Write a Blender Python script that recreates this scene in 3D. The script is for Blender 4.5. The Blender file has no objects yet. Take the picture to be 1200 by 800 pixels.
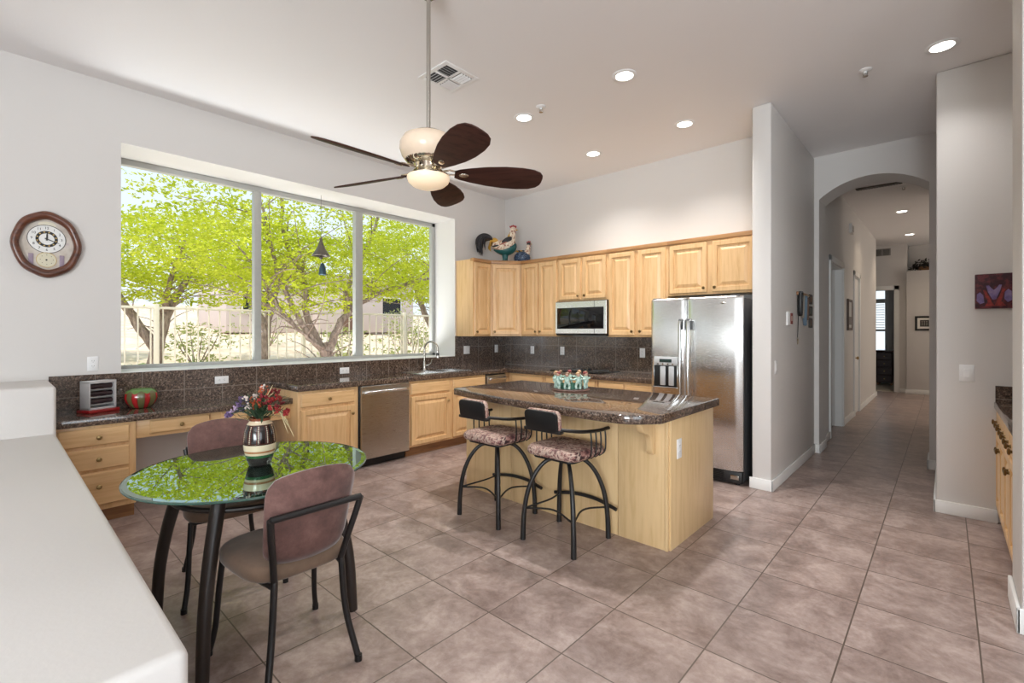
import bpy, bmesh, math, random
from mathutils import Vector, Matrix, Quaternion

# ------------------------------------------------------------------ camera, world, lights
scene = bpy.context.scene
COL = scene.collection
R = math.radians
EYE = 1.43                                   # camera height
cam_d = bpy.data.cameras.new('camera')
cam = bpy.data.objects.new('camera', cam_d); COL.objects.link(cam)
cam.location = (0, 0, EYE)
cam.rotation_euler = (R(90), 0, math.atan(508/556))
cam_d.sensor_width = 36; cam_d.lens = 556/1200*36
cam_d.shift_x = 0; cam_d.shift_y = -11.5/1200
cam_d.clip_start = 0.02; cam_d.clip_end = 400
scene.camera = cam

vs = scene.view_settings
scene.display_settings.display_device = 'sRGB'
vs.view_transform = 'Standard'; vs.look = 'None'; vs.exposure = -0.10; vs.gamma = 1.0
vs.use_curve_mapping = False
scene.cycles.use_denoising = True
scene.cycles.max_bounces = 10
scene.cycles.diffuse_bounces = 6
scene.cycles.glossy_bounces = 4
scene.cycles.transparent_max_bounces = 16
scene.cycles.sample_clamp_indirect = 6
scene.cycles.caustics_reflective = False
scene.cycles.caustics_refractive = False

SKY_STRENGTH = 1.25
SUN_STRENGTH = 4.4
REAR_FILL_W = 520.0        # fill light added at the unseen rear glazing to lift the indoor brightness
RIGHT_FILL_W = 85.0        # second added fill, at the unseen right-hand window behind the viewer
PATIO_FILL_W = 140.0         # unseen fill added below the kitchen sill, standing in for patio bounce
CAN_W = 160.0            # each recessed ceiling lamp
ADDED_CAN_W = 12.0  # each out-of-view lamp added to brighten the floor

world = bpy.data.worlds.new('world'); scene.world = world
world.use_nodes = True
nt = world.node_tree; nt.nodes.clear()
wo = nt.nodes.new('ShaderNodeOutputWorld'); bg = nt.nodes.new('ShaderNodeBackground')
tc = nt.nodes.new('ShaderNodeTexCoord'); sx = nt.nodes.new('ShaderNodeSeparateXYZ')
rmp = nt.nodes.new('ShaderNodeValToRGB')
rmp.color_ramp.elements[0].position = 0.0; rmp.color_ramp.elements[0].color = (0.90, 0.95, 1.0, 1)
rmp.color_ramp.elements[1].position = 0.75; rmp.color_ramp.elements[1].color = (0.56, 0.77, 1.0, 1)
nt.links.new(tc.outputs['Generated'], sx.inputs[0]); nt.links.new(sx.outputs['Z'], rmp.inputs[0])
nt.links.new(rmp.outputs[0], bg.inputs[0]); bg.inputs[1].default_value = SKY_STRENGTH
nt.links.new(bg.outputs[0], wo.inputs[0])

def add_light(name, kind, loc, energy, color=(1, 1, 1), aim=None, **kw):
    d = bpy.data.lights.new(name, kind); d.energy = energy; d.color = color
    for k, v in kw.items(): setattr(d, k, v)
    o = bpy.data.objects.new(name, d); COL.objects.link(o); o.location = loc
    if aim is not None: o.rotation_euler = Vector(aim).to_track_quat('-Z', 'Y').to_euler()
    return o
add_light('sun', 'SUN', (6, -4, 12), SUN_STRENGTH, (1, .95, .86), (-0.17, 0.42, -0.89), angle=R(1.2))
# fill lights added at the unseen windows behind and right of the camera
add_light('added_window_fill', 'AREA', (1.8, -4.9, 1.5), REAR_FILL_W, (.90, .96, 1.0), (-.25, 1, 1.0), shape='RECTANGLE', size=2.6, size_y=2.4)
add_light('added_window_fill', 'AREA', (3.9, -1.0, 1.55), RIGHT_FILL_W, (.85, .93, 1.0), (-1, .3, 0.25), shape='RECTANGLE', size=2.4, size_y=2.4)
add_light('added_patio_fill', 'AREA', (-6.15, 2.55, .45), PATIO_FILL_W, (.95, .98, 1.0), (1.0, 0, .8), shape='RECTANGLE', size=3.6, size_y=.7)  # added light hidden under the sill, lights ceiling and recess from below
add_light('added_hall_fill', 'AREA', (2.9, 12.6, 1.7), 48, (1.0, .90, .78), (-1, 0.05, 0), shape='RECTANGLE', size=1.6, size_y=2.0)  # added fill for the hall end; no window is built here

# ------------------------------------------------------------------ materials
def srgb(r, g, b):
    f = lambda c: c/12.92 if c <= .04045 else ((c+.055)/1.055)**2.4
    return (f(r/255), f(g/255), f(b/255), 1)

class N:
    """a small node-tree writer"""
    def __init__(s, name):
        s.m = bpy.data.materials.new(name); s.m.use_nodes = True
        s.t = s.m.node_tree; s.t.nodes.clear()
        s.out = s.new('OutputMaterial'); s.b = s.new('BsdfPrincipled')
        s.link(s.b.outputs[0], s.out.inputs[0])
    def new(s, k, **kw):
        n = s.t.nodes.new('ShaderNode'+k)
        for a, v in kw.items(): setattr(n, a, v)
        return n
    def link(s, a, b): s.t.links.new(a, b)
    def set(s, **kw):
        for k, v in kw.items(): s.b.inputs[k.replace('_', ' ')].default_value = v
        return s
    def coords(s, scale=(1, 1, 1), rot=(0, 0, 0), loc=(0, 0, 0), src='Object'):
        tc = s.new('TexCoord'); mp = s.new('Mapping')
        mp.inputs['Scale'].default_value = scale; mp.inputs['Rotation'].default_value = rot; mp.inputs['Location'].default_value = loc
        s.link(tc.outputs[src], mp.inputs[0]); return mp.outputs[0]
    def noise(s, vec, scale, detail=4, rough=.55, dist=0):
        n = s.new('TexNoise'); n.inputs['Scale'].default_value = scale; n.inputs['Detail'].default_value = detail
        n.inputs['Roughness'].default_value = rough; n.inputs['Distortion'].default_value = dist
        s.link(vec, n.inputs['Vector']); return n.outputs['Fac']
    def ramp(s, fac, stops, interp='LINEAR'):
        r = s.new('ValToRGB'); cr = r.color_ramp; cr.interpolation = interp
        while len(cr.elements) < len(stops): cr.elements.new(.5)
        for e, (p, c) in zip(cr.elements, stops): e.position = p; e.color = c
        s.link(fac, r.inputs[0]); return r.outputs[0]
    def mix(s, fac, a, b, mode='MIX'):
        m = s.new('Mix'); m.data_type = 'RGBA'; m.blend_type = mode
        for sock, v in ((m.inputs[0], fac), (m.inputs[6], a), (m.inputs[7], b)):
            if hasattr(v, 'is_linked') or isinstance(v, bpy.types.NodeSocket): s.link(v, sock)
            else: sock.default_value = v
        return m.outputs[2]
    def color(s, c): s.link(c, s.b.inputs['Base Color']); return s
    def bump(s, h, strength=.2, dist=.01):
        b = s.new('Bump'); b.inputs['Strength'].default_value = strength; b.inputs['Distance'].default_value = dist
        s.link(h, b.inputs['Height']); s.link(b.outputs[0], s.b.inputs['Normal']); return s

def plain(name, c, rough=.5, metal=0, **kw):
    n = N(name); n.set(Base_Color=c, Roughness=rough, Metallic=metal, **kw)
    v = n.coords(); f = n.noise(v, 30, 3)
    n.color(n.mix(f, tuple(x*.94 for x in c[:3])+(1,), tuple(min(1, x*1.05) for x in c[:3])+(1,)))
    return n.m

def paint(name, c, bump=.12):
    n = N(name); n.set(Roughness=.55); v = n.coords()
    f = n.noise(v, 1.3, 2)
    n.color(n.mix(f, tuple(x*.985 for x in c[:3])+(1,), tuple(min(1, x*1.01) for x in c[:3])+(1,)))
    n.bump(n.noise(v, 70, 3), bump, .004); return n.m

def wood(name, light, dark, axis=2, rough=.38, scale=1.0, coat=.15):
    n = N(name); n.set(Roughness=rough, Coat_Weight=coat, Coat_Roughness=.25)
    s = [22*scale]*3; s[axis] = 1.6*scale
    v = n.coords(tuple(s)); f = n.noise(v, 1.6, 5, .6, .6)
    v2 = n.coords((3, 3, .8)); f2 = n.noise(v2, 1.2, 2)
    c = n.ramp(f, [(.30, dark), (.52, light), (.75, tuple(min(1, x*1.06) for x in light[:3])+(1,))])
    c = n.mix(f2, c, n.mix(1.0, c, (.93, .90, .86, 1), 'MULTIPLY'))
    n.color(c); n.bump(f, .04, .002); return n.m

def granite(name, tile=None, rough=.1, joint=(.18, .16, .14, 1), plane='xy', loc=(0, 0, 0)):
    n = N(name); n.set(Roughness=rough, IOR=1.6, Specular_IOR_Level=.6)
    v = n.coords()
    f = n.noise(v, 75, 4, .8); g = n.noise(v, 26, 2, .6); w = n.noise(v, 2.0, 2)
    c = n.ramp(f, [(.36, srgb(26, 22, 20)), (.47, srgb(84, 70, 60)), (.56, srgb(118, 101, 88)), (.68, srgb(184, 168, 154))])
    c = n.mix(g, c, n.mix(1.0, c, (.62, .54, .50, 1), 'MULTIPLY'))
    c = n.mix(w, c, n.mix(1.0, c, (.85, .80, .78, 1), 'MULTIPLY'))
    if tile:
        rot = {'xy': (0, 0, 0), 'xz': (R(90), 0, 0), 'yz': (R(90), 0, R(90))}[plane]
        tc = n.new('TexCoord'); sp = n.new('SeparateXYZ'); cb = n.new('CombineXYZ')
        n.link(tc.outputs['Object'], sp.inputs[0])
        a, b = {'xy': ('X', 'Y'), 'xz': ('X', 'Z'), 'yz': ('Y', 'Z')}[plane]
        ad1 = n.new('Math', operation='ADD'); ad1.inputs[1].default_value = loc[0]; n.link(sp.outputs[a], ad1.inputs[0])
        ad2 = n.new('Math', operation='ADD'); ad2.inputs[1].default_value = loc[1]; n.link(sp.outputs[b], ad2.inputs[0])
        n.link(ad1.outputs[0], cb.inputs[0]); n.link(ad2.outputs[0], cb.inputs[1])
        br = n.new('TexBrick'); br.offset = 0; br.squash = 1
        br.inputs['Scale'].default_value = 1; br.inputs['Mortar Size'].default_value = .0034; br.inputs['Mortar Smooth'].default_value = .1
        br.inputs['Brick Width'].default_value = tile; br.inputs['Row Height'].default_value = tile
        n.link(cb.outputs[0], br.inputs['Vector'])
        c = n.mix(br.outputs['Fac'], c, joint)
    n.color(c); return n.m

def steel(name, rough=.24, c=(.60, .60, .59, 1), brushed=0):
    n = N(name); n.set(Base_Color=c, Metallic=1, Roughness=rough)
    s = [3, 3, 3]; s[brushed] = .06
    v = n.coords(tuple(60*x for x in s)); f = n.noise(v, 3, 3)
    r = n.ramp(f, [(.3, (rough*.85,)*3+(1,)), (.7, (rough*1.15,)*3+(1,))])
    n.link(r, n.b.inputs['Roughness']); n.bump(f, .02, .001); return n.m

def emit(name, c, strength):
    n = N(name); n.set(Base_Color=c, Emission_Color=c, Emission_Strength=strength); return n.m

M = {}
M['wall'] = paint('wall_paint', srgb(214, 211, 208))
M['ceiling'] = paint('ceiling_paint', srgb(236, 234, 234))
M['white'] = paint('white_trim', srgb(232, 232, 230), .02)
M['plastic_white'] = plain('white_plastic', srgb(236, 236, 236), .35)
M['dark_slot'] = plain('dark_slot', srgb(60, 58, 56), .5)
M['maple'] = wood('maple', srgb(221, 184, 136), srgb(206, 164, 113))
M['maple_h'] = wood('maple_horizontal', srgb(221, 184, 136), srgb(206, 164, 113), axis=0)
M['maple_pale'] = wood('maple_panel', srgb(222, 192, 146), srgb(210, 177, 128), scale=.7)
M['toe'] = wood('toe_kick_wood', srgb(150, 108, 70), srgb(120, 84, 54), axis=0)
M['granite'] = granite('granite_polished', .305, .04, srgb(120, 108, 100), loc=(.12, .12))
M['granite_edge'] = granite('granite_edge', None, .12)
M['granite_wall_x'] = granite('granite_backsplash', .305, .16, srgb(128, 116, 106), 'yz', (.05, -.30))
M['granite_wall_y'] = granite('granite_backsplash_rear', .305, .13, srgb(128, 116, 106), 'xz', (.08, -.32))
M['steel'] = steel('brushed_steel', .22, (.62, .62, .61, 1), 0)
M['crown'] = wood('maple_crown', srgb(178, 134, 88), srgb(150, 106, 66), axis=0)
M['steel_dw'] = steel('warm_brushed_steel', .30, (.52, .49, .44, 1), 0)
M['chrome'] = plain('brushed_nickel', srgb(190, 186, 178), .22, 1)
M['brass'] = plain('antique_brass', srgb(176, 150, 104), .28, 1)
M['bronze'] = plain('dark_bronze', srgb(120, 98, 66), .32, 1)
M['black_metal'] = plain('black_metal', srgb(26, 24, 24), .38, 0)
M['brown_metal'] = plain('dark_brown_metal', srgb(44, 36, 32), .38, 0)
M['black'] = plain('black_plastic', srgb(18, 18, 19), .4)
M['black_gloss'] = plain('black_glass', srgb(10, 10, 12), .04)
M['alu'] = plain('window_aluminium', srgb(176, 176, 172), .4)

def tile_floor():
    n = N('floor_tiles'); n.set(Roughness=.33, Specular_IOR_Level=.5)
    T = .4583
    v = n.coords((1/T, 1/T, 1/T), (0, 0, 0), (1.719/T, -2.164/T, 0))
    br = n.new('TexBrick'); br.offset = 0; br.squash = 1
    for k, x in (('Scale', 1), ('Mortar Size', .0075), ('Mortar Smooth', .15), ('Bias', 0), ('Brick Width', 1), ('Row Height', 1)): br.inputs[k].default_value = x
    br.inputs['Color1'].default_value = (0, 0, 0, 1); br.inputs['Color2'].default_value = (1, 1, 1, 1)
    n.link(v, br.inputs['Vector'])
    w = n.coords((1, 1, 1))
    # shift the clouding of every tile by a random amount so neighbours differ
    mp = n.new('VectorMath', operation='ADD'); sc = n.new('VectorMath', operation='SCALE'); sc.inputs['Scale'].default_value = 7.0
    n.link(br.outputs['Color'], sc.inputs[0]); n.link(w, mp.inputs[0]); n.link(sc.outputs[0], mp.inputs[1])
    a = n.noise(mp.outputs[0], 5.0, 8, .68, .5); b = n.noise(mp.outputs[0], 30, 5, .68)
    c = n.ramp(a, [(.28, srgb(126, 108, 101)), (.46, srgb(156, 138, 131)), (.60, srgb(178, 161, 154)), (.78, srgb(194, 180, 173))])
    c = n.mix(n.ramp(b, [(.35, (0, 0, 0, 1)), (.6, (1, 1, 1, 1))]), n.mix(1.0, c, (.84, .80, .78, 1), 'MULTIPLY'), c)
    tint = n.mix(br.outputs['Color'], (.93, .92, .92, 1), (1.05, 1.04, 1.03, 1))
    c = n.mix(1.0, c, tint, 'MULTIPLY')
    c = n.mix(br.outputs['Fac'], c, srgb(96, 82, 73)); n.color(c)
    h = n.new('Math', operation='SUBTRACT'); h.inputs[0].default_value = 1; n.link(br.outputs['Fac'], h.inputs[1])
    ad = n.new('Math', operation='MULTIPLY_ADD'); n.link(b, ad.inputs[0]); ad.inputs[1].default_value = .12; n.link(h.outputs[0], ad.inputs[2])
    n.bump(ad.outputs[0], .35, .004)
    rr = n.ramp(a, [(.3, (.28,)*3+(1,)), (.7, (.40,)*3+(1,))]); n.link(rr, n.b.inputs['Roughness'])
    return n.m
M['floor'] = tile_floor()

def pane_glass(name, tint=(.97, .99, .98, 1), ior=1.16):
    n = N(name); n.t.nodes.remove(n.b)
    fr = n.new('Fresnel'); fr.inputs[0].default_value = ior
    tr = n.new('BsdfTransparent'); tr.inputs[0].default_value = tint
    gl = n.new('BsdfGlossy'); gl.inputs['Roughness'].default_value = .01
    mx = n.new('MixShader'); n.link(fr.outputs[0], mx.inputs[0]); n.link(tr.outputs[0], mx.inputs[1]); n.link(gl.outputs[0], mx.inputs[2])
    n.link(mx.outputs[0], n.out.inputs[0]); return n.m
M['pane'] = pane_glass('window_glass')
M['clear'] = pane_glass('clear_cover_glass', (1, 1, 1, 1), 1.3)

# ------------------------------------------------------------------ mesh helpers
class B:
    """collects shapes, links them as ONE mesh object"""
    def __init__(s): s.v = []; s.f = []; s.mi = []; s.cur = 0
    def add(s, vs_, fs_):
        o = len(s.v); s.v += [tuple(p) for p in vs_]
        for f in fs_: s.f.append([i+o for i in f]); s.mi.append(s.cur)
        return s
    def bm(s, bm):
        bm.verts.index_update(); s.add([v.co.copy() for v in bm.verts], [[v.index for v in f.verts] for f in bm.faces]); bm.free(); return s
    def box(s, a, b, bev=0.0, seg=2, mat=None):
        bm = bmesh.new(); bmesh.ops.create_cube(bm, size=1)
        lo = [min(a[i], b[i]) for i in range(3)]; hi = [max(a[i], b[i]) for i in range(3)]
        for v in bm.verts: v.co = Vector([lo[i] + (v.co[i]+.5)*(hi[i]-lo[i]) for i in range(3)])
        if bev > 0:
            bev = min(bev, .45*min(hi[i]-lo[i] for i in range(3)))
            bmesh.ops.bevel(bm, geom=list(bm.edges), offset=bev, segments=seg, profile=.5, affect='EDGES')
        if mat is not None: bmesh.ops.transform(bm, matrix=mat, verts=bm.verts)
        return s.bm(bm)
    def tube(s, pts, r, seg=10, closed=False, flat=1.0, cap=True):
        pts = [Vector(p) for p in pts]; n = len(pts)
        rs = r if isinstance(r, (list, tuple)) else [r]*n
        tans = []
        for i in range(n):
            a = pts[(i-1) % n] if (closed or i > 0) else pts[i]; b = pts[(i+1) % n] if (closed or i < n-1) else pts[i]
            t = (b-a); tans.append(t.normalized() if t.length > 1e-9 else Vector((0, 0, 1)))
        up = Vector((0, 0, 1)) if abs(tans[0].z) < .9 else Vector((1, 0, 0))
        nx = tans[0].cross(up).normalized(); vs_, fs_ = [], []
        for i in range(n):
            if i: 
                nx = (nx - tans[i]*nx.dot(tans[i])); nx = nx.normalized() if nx.length > 1e-6 else tans[i].orthogonal().normalized()
            ny = tans[i].cross(nx)
            for k in range(seg):
                a = 2*math.pi*k/seg; vs_.append(pts[i] + nx*(math.cos(a)*rs[i]) + ny*(math.sin(a)*rs[i]*flat))
        for i in range(n if closed else n-1):
            j = (i+1) % n
            for k in range(seg):
                l = (k+1) % seg; fs_.append([i*seg+k, i*seg+l, j*seg+l, j*seg+k])
        if cap and not closed:
            fs_.append(list(range(seg))[::-1]); fs_.append([(n-1)*seg+k for k in range(seg)])
        return s.add(vs_, fs_)
    def lathe(s, prof, c=(0, 0, 0), seg=28, sx=1.0, sy=1.0, mat=None, wob=None, cap=True):
        vs_, fs_ = [], []; n = len(prof)
        for (r, z) in prof:
            for k in range(seg):
                a = 2*math.pi*k/seg; q = r*(wob(a) if wob else 1)
                p = Vector((math.cos(a)*q*sx, math.sin(a)*q*sy, z))
                if mat is not None: p = mat @ p
                vs_.append(p + Vector(c))
        for i in range(n-1):
            for k in range(seg):
                l = (k+1) % seg; fs_.append([i*seg+k, i*seg+l, (i+1)*seg+l, (i+1)*seg+k])
        if cap and prof[0][0] > 1e-6: fs_.append(list(range(seg))[::-1])
        if cap and prof[-1][0] > 1e-6: fs_.append([(n-1)*seg+k for k in range(seg)])
        return s.add(vs_, fs_)
    def ell(s, c, r, seg=20, rings=12, mat=None):
        prof = [(max(1e-7, math.sin(math.pi*i/rings)), -math.cos(math.pi*i/rings)) for i in range(rings+1)]
        m = Matrix.Diagonal((r[0], r[1], r[2])).to_4x4()
        if mat is not None: m = mat @ m
        return s.lathe(prof, c, seg, mat=m)
    def prism(s, poly, z0, z1, bev=0.0, mat=None, seg=2):
        bm = bmesh.new(); vs_ = [bm.verts.new((p[0], p[1], z0)) for p in poly]
        f = bm.faces.new(vs_); ext = bmesh.ops.extrude_face_region(bm, geom=[f])
        up = [g for g in ext['geom'] if isinstance(g, bmesh.types.BMVert)]
        for v in up: v.co.z = z1
        bmesh.ops.recalc_face_normals(bm, faces=bm.faces)
        if bev > 0:
            es = [e for e in bm.edges if abs(e.verts[0].co.z-e.verts[1].co.z) < 1e-6]
            bmesh.ops.bevel(bm, geom=es, offset=bev, segments=seg, profile=.5, affect='EDGES')
        if mat is not None: bmesh.ops.transform(bm, matrix=mat, verts=bm.verts)
        return s.bm(bm)
    def panel(s, x0, z0, x1, z1, loops, y=0.0):
        """a door or drawer front facing -y: loops are (inset, height above plane y)"""
        vs_, fs_ = [], []
        for (i, h) in loops:
            vs_ += [(x0+i, y-h, z0+i), (x1-i, y-h, z0+i), (x1-i, y-h, z1-i), (x0+i, y-h, z1-i)]
        for k in range(len(loops)-1):
            for q in range(4):
                r_ = (q+1) % 4; fs_.append([k*4+q, k*4+r_, (k+1)*4+r_, (k+1)*4+q])
        e = (len(loops)-1)*4; fs_.append([e, e+1, e+2, e+3]); fs_.append([3, 2, 1, 0])
        return s.add(vs_, fs_)
    def quadcards(s, cards):
        for c in cards: s.add(c, [[0, 1, 2, 3]])
        return s
    def obj(s, name, mat, parent=None, smooth=35, loc=None):
        me = bpy.data.meshes.new(name); me.from_pydata(s.v, [], s.f); 
        for m in (mat if isinstance(mat, (list, tuple)) else [mat]): me.materials.append(m)
        me.polygons.foreach_set('material_index', s.mi); me.update()
        if smooth is not None:
            me.polygons.foreach_set('use_smooth', [True]*len(me.polygons)); me.set_sharp_from_angle(angle=R(smooth))
        o = bpy.data.objects.new(name, me); COL.objects.link(o)
        if parent is not None: o.parent = parent
        if loc is not None: o.location = loc
        return o

def tag(o, label, cat, group=None):
    o['label'] = label; o['category'] = cat
    if group: o['group'] = group
    return o
def thing(name, label, cat, loc=(0, 0, 0), rz=0.0, group=None):
    o = bpy.data.objects.new(name, None); COL.objects.link(o); o.empty_display_size = .1
    o.location = loc; o.rotation_euler = (0, 0, rz); return tag(o, label, cat, group)
def struct(name, b, mat, parent=None, smooth=35):
    o = b.obj(name, mat, parent, smooth); o['kind'] = 'structure'; return o
def dup(root, loc, rz=0.0, label=None, group=None):
    r = root.copy(); COL.objects.link(r); r.location = loc; r.rotation_euler = (0, 0, rz)
    if label: r['label'] = label
    if group: r['group'] = group
    for ch in list(root.children):
        c = ch.copy(); COL.objects.link(c); c.parent = r
        for g in list(ch.children):
            d = g.copy(); COL.objects.link(d); d.parent = c
    return r
def rect_round(x0, y0, x1, y1, r, n=5):
    out = []
    for (cx, cy, a0) in ((x1-r, y1-r, 0), (x0+r, y1-r, 90), (x0+r, y0+r, 180), (x1-r, y0+r, 270)):
        for k in range(n+1):
            a = R(a0+90*k/n); out.append((cx+r*math.cos(a), cy+r*math.sin(a)))
    return out
def bez(pts, n=16):
    """Catmull-Rom through points"""
    P = [Vector(p) for p in pts]; P = [P[0]*2-P[1]] + P + [P[-1]*2-P[-2]]; out = []
    for i in range(1, len(P)-2):
        for k in range(n):
            t = k/n; a, b_, c, d = P[i-1], P[i], P[i+1], P[i+2]
            out.append(.5*((2*b_)+(c-a)*t+(2*a-5*b_+4*c-d)*t*t+(3*b_-a-3*c+d)*t**3))
    out.append(P[-2].copy()); return out
def text_into(b, s, size, mat):
    cu = bpy.data.curves.new('text', 'FONT'); cu.body = s; cu.size = size; cu.align_x = 'CENTER'; cu.align_y = 'CENTER'; cu.extrude = .0004; cu.resolution_u = 2
    o = bpy.data.objects.new('text', cu); COL.objects.link(o)
    dg = bpy.context.evaluated_depsgraph_get(); me = bpy.data.meshes.new_from_object(o.evaluated_get(dg))
    b.add([mat @ v.co for v in me.vertices], [list(p.vertices) for p in me.polygons])
    bpy.data.objects.remove(o); bpy.data.curves.remove(cu); bpy.data.meshes.remove(me)

CEIL = 3.49
WX, YB = -5.10, 5.42          # window wall and rear wall planes
# ------------------------------------------------------------------ the room
struct('floor', B().box((-5.6, -5.2, -.12), (4.2, 18.0, 0)), M['floor'])
struct('ceiling', B().box((-5.6, -5.2, CEIL), (4.2, 18.0, CEIL+.15)), M['ceiling'])
wl = B()
for a, b_ in (((-5.62, -5.2, 0), (WX, -4.9, CEIL)), ((-5.62, -.7, 0), (WX, .725, CEIL)), ((-5.62, -4.9, 0), (WX, -.7, .20)), ((-5.62, -4.9, 2.80), (WX, -.7, CEIL)), ((-5.62, 4.39, 0), (WX, YB+.15, CEIL)), ((-5.62, .725, 0), (WX, 4.39, 1.083)), ((-5.62, .725, 3.015), (WX, 4.39, CEIL))):
    wl.box(a, b_)
struct('wall_left', wl, M['wall'])
struct('wall_back', B().box((WX, YB, 0), (-1.30, YB+.15, CEIL)), M['wall'])
struct('wall_hall_side', B().box((-1.313, 4.70, 0), (-1.15, 6.60, CEIL), .018), M['wall'])
# arched wall at the mouth of the hall
ab = B(); x0, x1, y0, y1 = -1.10, -.125, 6.57, 6.98
ab.box((-1.30, y0, 0), (x0, y1, CEIL)); ab.box((x1, y0, 0), (.9, y1, CEIL))
n = 24; hw = (x1-x0)/2; rise = .185; rad = (hw*hw+rise*rise)/(2*rise); arc = []
for k in range(n+1):
    xx = x0 + (x1-x0)*k/n; dx = xx-(x0+x1)/2; arc.append((xx, 2.985 + math.sqrt(rad*rad-dx*dx)-(rad-rise)))
vs_, fs_ = [], []
for (xx, zz) in arc: vs_ += [(xx, y0, zz), (xx, y0, CEIL), (xx, y1, zz), (xx, y1, CEIL)]
for k in range(n):
    a = k*4; c = a+4; fs_ += [[a, c, c+1, a+1], [a+2, a+3, c+3, c+2], [a, a+2, c+2, c]]
ab.add(vs_, fs_); struct('wall_arch', ab, M['wall'])
struct('wall_right', B().box((-.055, 5.06, 0), (1.1, 6.60, CEIL), .018), M['wall'])
struct('wall_pier', B().box((.265, 3.29, 0), (4.1, 3.70, CEIL), .018), M['wall'])
struct('wall_pantry', B().box((.92, 3.72, 0), (1.1, 5.06, CEIL)), M['wall'])
we = B(); we.box((4.0, -5.2, 0), (4.2, -2.3, CEIL)); we.box((4.0, .3, 0), (4.2, 3.30, CEIL)); we.box((4.0, -2.3, 0), (4.2, .3, .3)); we.box((4.0, -2.3, 2.75), (4.2, .3, CEIL))
struct('wall_east', we, M['wall'])
# wall behind the camera with one wide opening
ws = B(); ws.box((-5.1, -5.2, 0), (.3, -5.0, CEIL)); ws.box((3.3, -5.2, 0), (4.0, -5.0, CEIL)); ws.box((.3, -5.2, 2.75), (3.3, -5.0, CEIL)); ws.box((.3, -5.2, 0), (3.3, -5.0, .12))
struct('wall_rear', ws, M['wall'])
# half-height wall in the foreground, stepped up where it meets the window wall
low = B(); low.box((-4.47, -.34, 0), (-1.21, .29, .742), .022, 3); low.box((WX, -.34, 0), (-4.43, .29, 1.062), .022, 3)
struct('wall_half_height', low, M['wall'])
# hall
hl = B(); cuts = [6.98, 7.62, 8.66, 9.88, 10.50, 13.35]
for i in (0, 2, 4): hl.box((-1.30, cuts[i], 0), (-1.15, cuts[i+1], CEIL))
for i in (1, 3): hl.box((-1.30, cuts[i], 2.38), (-1.15, cuts[i+1], CEIL))
struct('wall_hall_left', hl, M['wall'])
struct('wall_hall_right', B().box((-.10, 6.98, 0), (.05, 9.6, CEIL)), M['wall'])
he = B(); he.box((-4.2, 14.4, 0), (-1.45, 14.55, CEIL)); he.box((-1.45, 14.4, 2.42), (-.90, 14.55, CEIL)); he.box((-.90, 14.4, 0), (-.66, 14.55, CEIL))
he.box((-.66, 14.9, 2.0), (3.2, 15.05, CEIL)); struct('wall_hall_end', he, M['wall'])
struct('wall_niche', B().box((-.67, 14.28, 0), (3.2, 14.95, 2.83), .01), M['wall'])
hx = B(); hx.box((3.0, 9.5, 0), (3.2, 15, CEIL)); hx.box((.05, 9.4, 0), (3.2, 9.6, CEIL)); struct('wall_hall_far_right', hx, M['wall'])
sr = B(); sr.box((-4.2, 6.98, 0), (-4.0, 14.5, CEIL)); sr.box((-4.2, 6.8, 0), (-1.30, 6.98, CEIL)); struct('wall_side_rooms', sr, M['wall'])
fr = B(); fr.box((-3.2, 17.4, 0), (-2.1, 17.55, CEIL)); fr.box((-1.22, 17.4, 0), (.6, 17.55, CEIL)); fr.box((-2.1, 17.4, 0), (-1.22, 17.55, .80)); fr.box((-2.1, 17.4, 2.72), (-1.22, 17.55, CEIL))
fr.box((-3.3, 14.5, 0), (-3.2, 17.55, CEIL)); fr.box((.6, 14.95, 0), (.7, 17.55, CEIL)); struct('wall_far_room', fr, M['wall'])
struct('trim_carpet', B().box((-3.2, 14.42, 0), (.6, 17.4, .012)), plain('beige_carpet', srgb(196, 186, 170), .9))
# baseboards
def base(name, segs):
    b = B()
    for a, c in segs: b.box(a, c, .006)
    struct(name, b, M['white'])
H_ = .10
base('baseboard_left', [((-1.33, 4.683, 0), (-1.133, 4.70, H_)), ((-1.15, 4.683, 0), (-1.133, 6.57, H_)), ((-1.15, 6.553, 0), (-1.083, 6.57, H_)), ((-1.10, 6.553, 0), (-1.083, 6.98, H_)),
    ((-1.15, 6.98, 0), (-1.133, 7.53, H_)), ((-1.15, 8.76, 0), (-1.133, 9.78, H_)), ((-1.15, 10.6, 0), (-1.133, 13.35, H_))])
base('baseboard_right', [((-.072, 5.043, 0), (.29, 5.06, H_)), ((-.072, 5.043, 0), (-.055, 6.57, H_)), ((-.142, 6.553, 0), (-.055, 6.57, H_)), ((-.142, 6.553, 0), (-.125, 6.98, H_)),
    ((.248, 3.273, 0), (.265, 3.70, H_+.02)), ((.248, 3.273, 0), (4.0, 3.29, H_+.02))])
base('baseboard_hall_end', [((-.90, 14.383, 0), (-.66, 14.40, H_)), ((-.69, 14.263, 0), (3.0, 14.28, H_))])
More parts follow.
